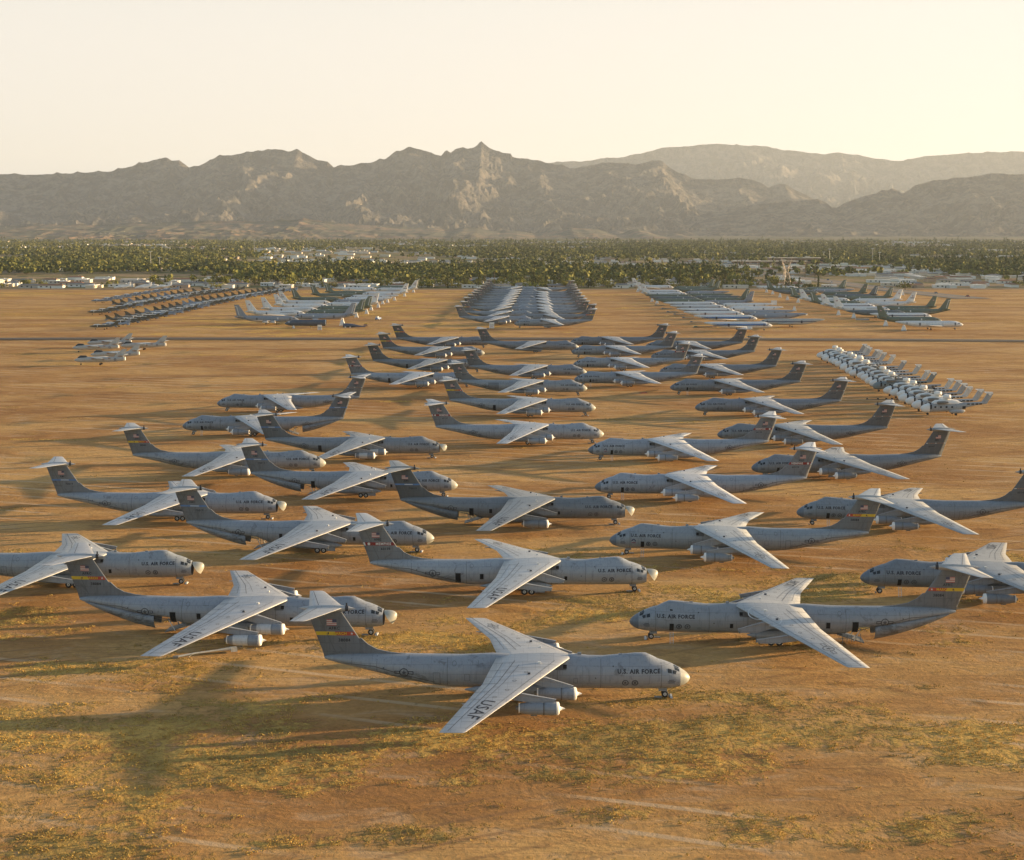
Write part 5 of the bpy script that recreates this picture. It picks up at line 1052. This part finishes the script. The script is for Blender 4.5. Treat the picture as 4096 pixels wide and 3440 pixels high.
# ------------------------------------------------------------------ stocky grey naval jets at the left edge (length 23 m)
NS = [(0, 2.2, .1, .1), (1, 2.2, .7, .6), (3, 2.3, 1.15, .95), (6, 2.4, 1.25, 1.05), (14, 2.4, 1.25, 1.05), (18, 2.5, 1.15, .95), (21, 2.7, 1.0, .75), (23, 2.8, .85, .6)]
def nav():
    out = {}; mb = MB(); mb.rings([[(x - 11, p[1], p[2]) for p in jring(x, 16, NS)] for x in (0, .4, 1, 2, 3, 4.5, 6, 10, 14, 16, 18, 19.5, 21, 22.3)], M['jet'])
    for s in (1, -1): decal(mb, ring_shape(.28, .52, 14), lambda x, z: (x - 11, s * 1.0, z), M['navy'], 1, (1, 0, 18.6, 0, 1, 2.5))
    for x, z, a in ((8, 2.6, 1.2), (13, 2.2, .9), (15.5, 2.9, 1.1)): 
        for s in (1, -1): decal(mb, rect_shape(x, z, x + a, z + .45), lambda x_, z_: (x_ - 11, s * 1.09, z_), M['orange'], 2)
    out['fuselage'] = mb.build('naval_fuselage'); mb = MB(); mb.rings([[(x - 11, p[1] * 1.02, (p[2] - 2.75) * 1.02 + 2.75) for p in jring(x, 16, NS)] for x in (22.3, 23)], M['white']); out['exhaust_cover'] = mb.build('exhaust_cover')
    mb = MB(); lift_surface(mb, [(3.4, 6.0, 11.4, 0, .4), (3.9, 7.0, 11.4, 0, .35), (7.2, 10.9, 12.9, 0, .15)], M['jet'], vertical=True); mb.box((9.6, 0, 3.9), (1.6, .42, .3), M['orange']); out['tail_fin'] = mb.build('tail_fin')
    mb = MB()
    for s in (1, -1): lift_surface(mb, [(s * .9, -3.5, 1.8, 3.4, .5), (s * 5.5, .5, 3.3, 3.3, .3)], M['jet'])
    out['folded_wing'] = mb.build('wing')
    mb = MB()
    for s in (1, -1): lift_surface(mb, [(s * .2, 9.6, 11.9, 4.4, .2), (s * 3.6, 11.6, 12.9, 4.6, .1)], M['jet'])
    out['tailplane'] = mb.build('tailplane'); mb = MB(); mb.tube([(-8, 0, 1.2), (-8, 0, .3)], .1, M['steel'], 6); mb.tube([(-8, -.12, .35), (-8, .12, .35)], .35, M['tyre'], 10)
    for s in (1, -1): mb.tube([(1, s * 1.4, 1.6), (1, s * 1.4, .4)], .12, M['steel'], 6); mb.tube([(1, s * 1.4 - .15, .45), (1, s * 1.4 + .15, .45)], .45, M['tyre'], 10)
    out['landing_gear'] = mb.build('landing_gear'); mb = MB(); mb.tube([(-9.2, 0, 3.2), (-8, 0, 3.75), (-5.6, 0, 3.7), (-5, 0, 3.4)], [.3, .6, .6, .3], M['glass'], 10); out['canopy'] = mb.build('canopy'); return out
nv = nav(); p_ = lambda x, y: (430 + .1905 * x, 1310 + .1905 * y)
for k, (x, y, lab) in enumerate(((1225, 355, 'grey naval jet with faded panels, wholly in view, rightmost of the left-edge cluster'), (500, 300, 'grey naval jet hidden behind the others, tallest tail fin near the dark road'), (235, 400, 'grey naval jet with striped fin, cut by left edge, behind the front pair'), (665, 540, 'grey naval jet with white exhaust cover, right one of the front pair at left edge'), (370, 655, 'grey naval jet with round emblem and dark rudder, frontmost at the left edge'))):
    X, Y = at_z(*p_(x, y), 2.8); o = empty('naval_jet', (X - 12, Y, 0), .03); tag(o, lab, 'naval jet', 'grey naval jets at the left edge')
    for nm, me in nv.items(): inst(nm, me, o, (.46, .46, .44) if nm != 'landing_gear' else None)

# ------------------------------------------------------------------ heavy helicopters with white-wrapped noses (length 20 m), nose at x=-10, facing -x
HS = [(-10, 2.1, .15, .15), (-9.6, 2.05, .75, .7), (-9, 2.05, 1.15, 1.05), (-8, 2.2, 1.4, 1.3), (-6.5, 2.4, 1.5, 1.35), (-3, 2.45, 1.45, 1.35), (1, 2.5, 1.4, 1.35), (3, 2.8, 1.15, 1.1), (5, 3.2, .8, .75), (8, 3.6, .55, .45), (11.2, 3.9, .35, .3)]
def hr(x): zc, hh, hw = [float(np.interp(x, [q[0] for q in HS], [q[k] for q in HS])) for k in (1, 2, 3)]; return zc, hh, hw
def hring(x, g=1.0, n=16):
    zc, hh, hw = hr(x); return [(x, g * hw * math.copysign(abs(math.sin(2 * math.pi * k / n)) ** .8, math.sin(2 * math.pi * k / n)), zc + g * hh * math.copysign(abs(math.cos(2 * math.pi * k / n)) ** .8, math.cos(2 * math.pi * k / n))) for k in range(n)]
def heli():
    o = {}; mb = MB(); mb.rings([hring(x) for x in (-7.4, -6.5, -4.5, -3, -1, 1, 2, 3, 4, 5, 6.5, 8, 9.6, 11.2)], M['camo'])
    for s in (1, -1):
        for x in (-5.6, -3.8, -2, -.2): decal(mb, rect_shape(x - .3, 2.4, x + .3, 2.95), lambda a, z: (a, s * 1.36, z), M['dark'], 2)
        for x in (5.2, 6.6, 8.0, 9.2): decal(mb, rect_shape(x - .45, 3.35, x + .45, 3.75), lambda a, z: (a, s * (hr(a)[2] + .03), z), M['dark'], 2)
    for s in (1, -1): decal(mb, rect_shape(-7.25, 2.0, -6.75, 3.5), lambda a, z: (a, s * (hr(a)[2] + .06), z), M['dark'], .4); decal(mb, rect_shape(3.2, 2.0, 4.3, 2.9), lambda a, z: (a, s * (hr(a)[2] + .04), z), M['dark'], .4)
    mb.box((-7.0, 0, 3.75), (.4, 1.6, .5), M['dark']); mb.box((2.6, .3, 4.2), (1.4, 1.0, .5), M['dark'])
    o['fuselage'] = mb.build('helicopter_fuselage')
    mb = MB(); mb.rings([hring(x, 1.035) for x in (-10, -9.85, -9.6, -9.2, -8.6, -8, -7.3)], M['white']); o['nose_wrap'] = mb.build('nose_wrap')
    mb = MB(); rr = []
    for x, w_, z0, z1 in ((-6.6, .2, 3.6, 3.8), (-6, .8, 3.6, 4.5), (-4, 1.15, 3.6, 5.0), (-1, 1.2, 3.6, 5.1), (1.6, .9, 3.6, 4.8), (3.4, .3, 3.5, 4.1)): rr.append([(x, w_ * math.cos(a), z0 + (z1 - z0) * max(0, math.sin(a))) for a in np.linspace(-.3, math.pi + .3, 11)])
    mb.rings(rr, M['white']); o['engine_cover'] = mb.build('engine_cover')
    mb = MB(); mb.tube([(-1.6, 0, 4.8), (-1.6, 0, 5.3), (-1.6, 0, 5.35), (-1.6, 0, 6.4), (-1.6, 0, 6.55)], [.5, .5, 1.3, 1.2, .9], M['white'], 14); o['rotor_hub_wrap'] = mb.build('rotor_hub_wrap')
    for s in (1, -1):
        mb = MB(); mb.tube([(-5.2, s * 1.7, 4.1), (-4.9, s * 1.7, 4.1), (-2.6, s * 1.6, 4.2), (-1.6, s * 1.55, 4.2)], [.35, .5, .48, .3], M['white'] if s > 0 else M['steel'], 10); o['engine_pod', s] = mb.build('engine_pod')
        mb = MB(); mb.tube([(-1.2, s * 2.0, 1.3), (0, s * 2.1, 1.3), (3, s * 2.0, 1.4), (3.8, s * 1.8, 1.5)], [.3, .62, .6, .2], M['camo'], 10); o['sponson', s] = mb.build('sponson')
    mb = MB(); mb.rings([[(9.2 + a + (z - 3.6) * .62, t, z) for a, t in ((0, 0), (.5, .16), (1.9, .1), (2.2, 0), (1.9, -.1), (.5, -.16))] for z in (3.6, 5.2, 6.9)], M['camo'], False); o['tail_pylon'] = mb.build('tail_pylon')
    mb = MB(); mb.box((12.2, 1.6, 6.95), (1.6, 3.4, .16), M['white']); mb.tube([(12.1, -.5, 6.7), (12.1, -.1, 6.7)], .42, M['white'], 10); mb.box((12.1, 0, 7.1), (1.9, .7, .5), M['white']); o['stabiliser'] = mb.build('stabiliser')
    mb = MB()
    mb.tube([(-7.6, 0, 1.3), (-7.6, 0, .4)], .1, M['steel'], 6); mb.tube([(-7.6, -.25, .35), (-7.6, .25, .35)], .35, M['tyre'], 10)
    for s in (1, -1): mb.tube([(.9, s * 1.9, 1.2), (.9, s * 1.9, .4)], .1, M['steel'], 6); mb.tube([(.9, s * 1.9 - .2, .4), (.9, s * 1.9 + .2, .4)], .4, M['tyre'], 10)
    o['landing_gear'] = mb.build('landing_gear')
    mb = MB(); mb.box((.6, 0, 4.7), (4.2, 1.8, .9), M['steel'], taper=.7); mb.tube([(-1.6, 0, 4.4), (-1.6, 0, 5.9)], .45, M['steel'], 8); [mb.tube([(-1.6, 0, 5.7), (-1.6 + 2.0 * math.cos(a), 2.0 * math.sin(a), 5.6)], .18, M['steel'], 6) for a in np.linspace(0, 5.2, 6)]; mb.box((2.8, .4, 4.3), (1.6, 1.2, .8), M['dark']); o['bare_rotor_head'] = mb.build('bare_rotor_head'); return o
hv = heli(); r__ = lambda x, y: (3200 + .2381 * x, 1300 + .2381 * y)
HN = [(285, 505), (332, 528), (388, 560), (460, 592), (512, 615), (575, 650), (648, 688), (710, 712), (775, 768), (848, 805), (918, 838), (1010, 885), (1090, 935), (1168, 975), (1250, 1025), (1370, 1090), (1475, 1130), (1588, 1165), (1680, 1225), (1790, 1275), (1890, 1340), (2010, 1400)]
bare_i = {3, 9, 10, 14, 17, 19}; nofin = {6, 8, 10, 12, 15}
for k, (x, y) in enumerate(HN):
    X, Y = at_z(*r__(x, y), 2.1); o = empty('helicopter', (X + 10 + random.uniform(-.8, .8), Y + random.uniform(-.5, .5), -.1), R(random.uniform(-5, 4)), random.uniform(.97, 1.04))
    ex = 'bare rotor head' if k in bare_i else 'wrapped rotor hub'; c = [(.34, .36, .38), (.60, .60, .58), (.45, .47, .48)][k % 3] if k != 14 else (.2, .24, .25)
    tag(o, 'helicopter, %s nose, %s, %s from the far end of the row' % ('white-wrapped' if k != 14 else 'uncovered grey', ex, ORD[k]), 'helicopter', 'white-wrapped helicopters parked nose out')
    for nm, me in hv.items():
        if nm == 'bare_rotor_head' and k not in bare_i: continue
        if nm in ('rotor_hub_wrap', 'engine_cover') and k in bare_i and not (nm == 'engine_cover' and k % 2): continue
        if nm in ('tail_pylon', 'stabiliser') and k in nofin: continue
        q = inst(nm[0] if isinstance(nm, tuple) else nm, me, o, c)
        if nm == 'nose_wrap' and k == 14: q.data = me.copy(); q.data.materials.clear(); q.data.materials.append(M['camo'])
junk('chock_pile', 'row of small dark wheel chocks on the ground by the nearest helicopters', 'chocks', *r__(1500, 1245), [('chocks', lambda mb: [mb.box((a, b, .25), (.9, .5, .5), M['tyre'], taper=.6) for a, b in ((-8, 0), (-4, .4), (-1, .5), (1, .2), (3, -.2))]), ('rope', lambda mb: mb.tube([(-8, 0, .1), (3, 0, .1)], .05, M['mark'], 4))], 0)
junk('red_sheet', 'small crumpled red sheet lying on bare sand between the middle files', 'sheet', 2575, 1572, [('cloth', lambda mb: mb.box((0, 0, .2), (3.2, 1.4, .3), M['scarlet'], taper=.5)), ('weight', lambda mb: mb.box((.9, .2, .3), (.5, .5, .35), M['steel']))], .2)

# ------------------------------------------------------------------ power line towers, masts, school, vehicles on the boulevard
def pylon_tower():
    mb = MB(); wt = plain('galvanised_steel', (.42, .36, .30), .5, .4)
    lv = [(0, 4.2), (9, 2.9), (18, 1.5), (24, 3.6), (28, 5.5)]
    for sx in (-1, 1):
        for sy in (-1, 1): mb.tube([(sx * w_, sy * (w_ if z < 20 else 1.0), z) for z, w_ in lv], .24, wt, 5)
    for (z0, w0), (z1, w1) in zip(lv[:-1], lv[1:]):
        for s in (-1, 1):
            y0 = s * (w0 if z0 < 20 else 1.0); y1 = s * (w1 if z1 < 20 else 1.0); mb.tube([(-w0, y0, z0), (w1, y1, z1)], .17, wt, 4); mb.tube([(w0, y0, z0), (-w1, y1, z1)], .17, wt, 4)
            mb.tube([(s * w0, -abs(y0), z0), (s * w1, abs(y1), z1)], .17, wt, 4)
    return mb.build('lattice_legs'), wt
lt, wt = pylon_tower(); X, Y = at_z(3143, 1152); o = empty('transmission_tower', (X, Y, 0), .3); tag(o, 'steel lattice power tower beside the wide road at right', 'power tower'); inst('lattice_legs', lt, o)
mb = MB(); mb.box((0, 0, 28), (15, 1.8, .7), wt); [mb.tube([(a, 0, 28), (a, 0, 31.5 if abs(a) > 3 else 30)], .2, wt, 4) for a in (-5.5, 5.5)]; inst('crossarm', mb.build('crossarm'), o); mb = MB(); [mb.tube([(a, 0, 27.6), (a, 0, 25.6)], .22, M['mark'], 5) for a in (-7, 0, 7)]; inst('insulators', mb.build('insulators'), o)
def pole(x, y, h, label, arms=True, nm='utility_pole', colm='bark'):
    X, Y = at_z(x, y); o = empty(nm, (X, Y, 0)); tag(o, label, 'pole', 'slender poles in the suburb'); mb = MB(); mb.tube([(0, 0, 0), (0, 0, h)], [.35, .22], LM['bark'] if colm == 'bark' else M['pale'], 6); inst('shaft', mb.build('pole_shaft'), o)
    mb = MB(); (mb.box((0, 0, h - 1), (4.2, .25, .3), LM['bark']) if arms else mb.box((0, 0, h), (5, .6, 1.0), M['pale'])); inst('crossbar', mb.build('pole_crossbar'), o)
for k, (x, y, h) in enumerate(((3034, 1110, 30), (2949, 1105, 24), (2893, 1075, 22), (2965, 1068, 22), (3220, 1110, 15), (3260, 1120, 14))): pole(x, y, h, 'dark wooden utility pole near the wide road, %s of six along it' % ORD[k])
for k, (x, y, h) in enumerate(((3317, 1058, 26), (3489, 1064, 28), (3517, 1064, 22), (3294, 1048, 18), (604, 1075, 26), (640, 1078, 18), (1018, 1020, 34))): pole(x, y, h, 'pale tall light mast above the distant trees, %s of seven' % ORD[k], False, 'light_mast', 'pale')
X, Y = at_z(3130, 1062)
brick = plain('brown_brick', (.30, .19, .13), .9, 0, .15)
for k, (px, py, L, H, lab) in enumerate(((3075, 1062, 120, 7, 'long low brown school block with flat pale roof, left of two beyond the road'), (3185, 1055, 95, 10, 'taller brown school block with a row of windows, right of two beyond the road'))):
    X, Y = at_z(px, py); o = empty('school_building', (X, Y, 0), -.05); tag(o, lab, 'building', 'school buildings'); mb = MB(); mb.box((0, 0, H / 2), (L, 30, H), brick); inst('wall', mb.build('school_wall'), o); mb = MB(); mb.box((0, 0, H + .3), (L + 2, 32, .6), hm[1]); mb.box((L * .2, 0, H + 1.6), (8, 8, 2), hm[1]); inst('roof', mb.build('school_roof'), o)
    mb = MB(); mb.box((0, 0, 0), (L / 14, .2, 2.2), M['glass']); wmm = mb.build('school_window')
    for i in range(9): inst('window', wmm, o, None, (-L / 2 + (i + .7) * L / 9.4, -15.05, H * .62))
fld = inst('sports_field', (lambda mb: (mb.box((0, 0, .05), (300, 210, .1), plain('mown_grass', (.22, .24, .06), 1)), mb.build('sports_field'))[1])(MB()), None, None, (*at_z(3420, 1062), .05)); tag(fld, kind='structure')
carc = [(.7, .7, .7), (.08, .08, .09), (.35, .05, .04), (.3, .32, .35), (.1, .16, .35)]
def car_meshes():
    mb = MB(); mb.box((0, 0, .65), (4.5, 1.85, .75), M['jet'], taper=.95); a = mb.build('car_body'); mb = MB(); mb.box((.1, 0, 1.3), (2.4, 1.7, .65), M['glass'], taper=.75); b = mb.build('car_cabin'); mb = MB(); [mb.tube([(x, y - .1, .35), (x, y + .1, .35)], .35, M['tyre'], 8) for x in (-1.4, 1.4) for y in (-.9, .9)]; return a, b, mb.build('car_wheels')
cmz = car_meshes(); rcar = random.Random(4); cnm = ['white', 'black', 'red', 'grey', 'blue']
for k in range(14):
    t = (k + .5) / 14 * (len(pr) - 1.01); i = int(t); f = t - i; (ax, ay), (bx, by) = pr[i], pr[i + 1]; a = math.atan2(by - ay, bx - ax); off = rcar.choice((-9, 9)); ci = rcar.randrange(5)
    o = empty('car', (ax + (bx - ax) * f - math.sin(a) * off, ay + (by - ay) * f + math.cos(a) * off, .14), a + (math.pi if off > 0 else 0)); tag(o, '%s car on the wide road, %s car counted from its near end' % (cnm[ci], ORD[k]), 'car', 'cars driving on the wide road'); inst('body', cmz[0], o, carc[ci]); inst('cabin', cmz[1], o); inst('wheels', cmz[2], o)
#@@NEXT

# ------------------------------------------------------------------ haze
hz_ = bpy.data.materials.new('haze'); hz_.use_nodes = True; hz_.node_tree.nodes.remove(hz_.node_tree.nodes['Principled BSDF'])
pv = hz_.node_tree.nodes.new('ShaderNodeVolumePrincipled'); pv.inputs['Color'].default_value = (.78, .88, 1.0, 1); pv.inputs['Density'].default_value = 2.6e-5; pv.inputs['Anisotropy'].default_value = .2
hz_.node_tree.links.new(pv.outputs[0], hz_.node_tree.nodes['Material Output'].inputs['Volume'])
mb = MB(); mb.box((0, 16000, 900), (66000, 40000, 1900), hz_); tag(inst('haze', mb.build('haze')), kind='stuff')
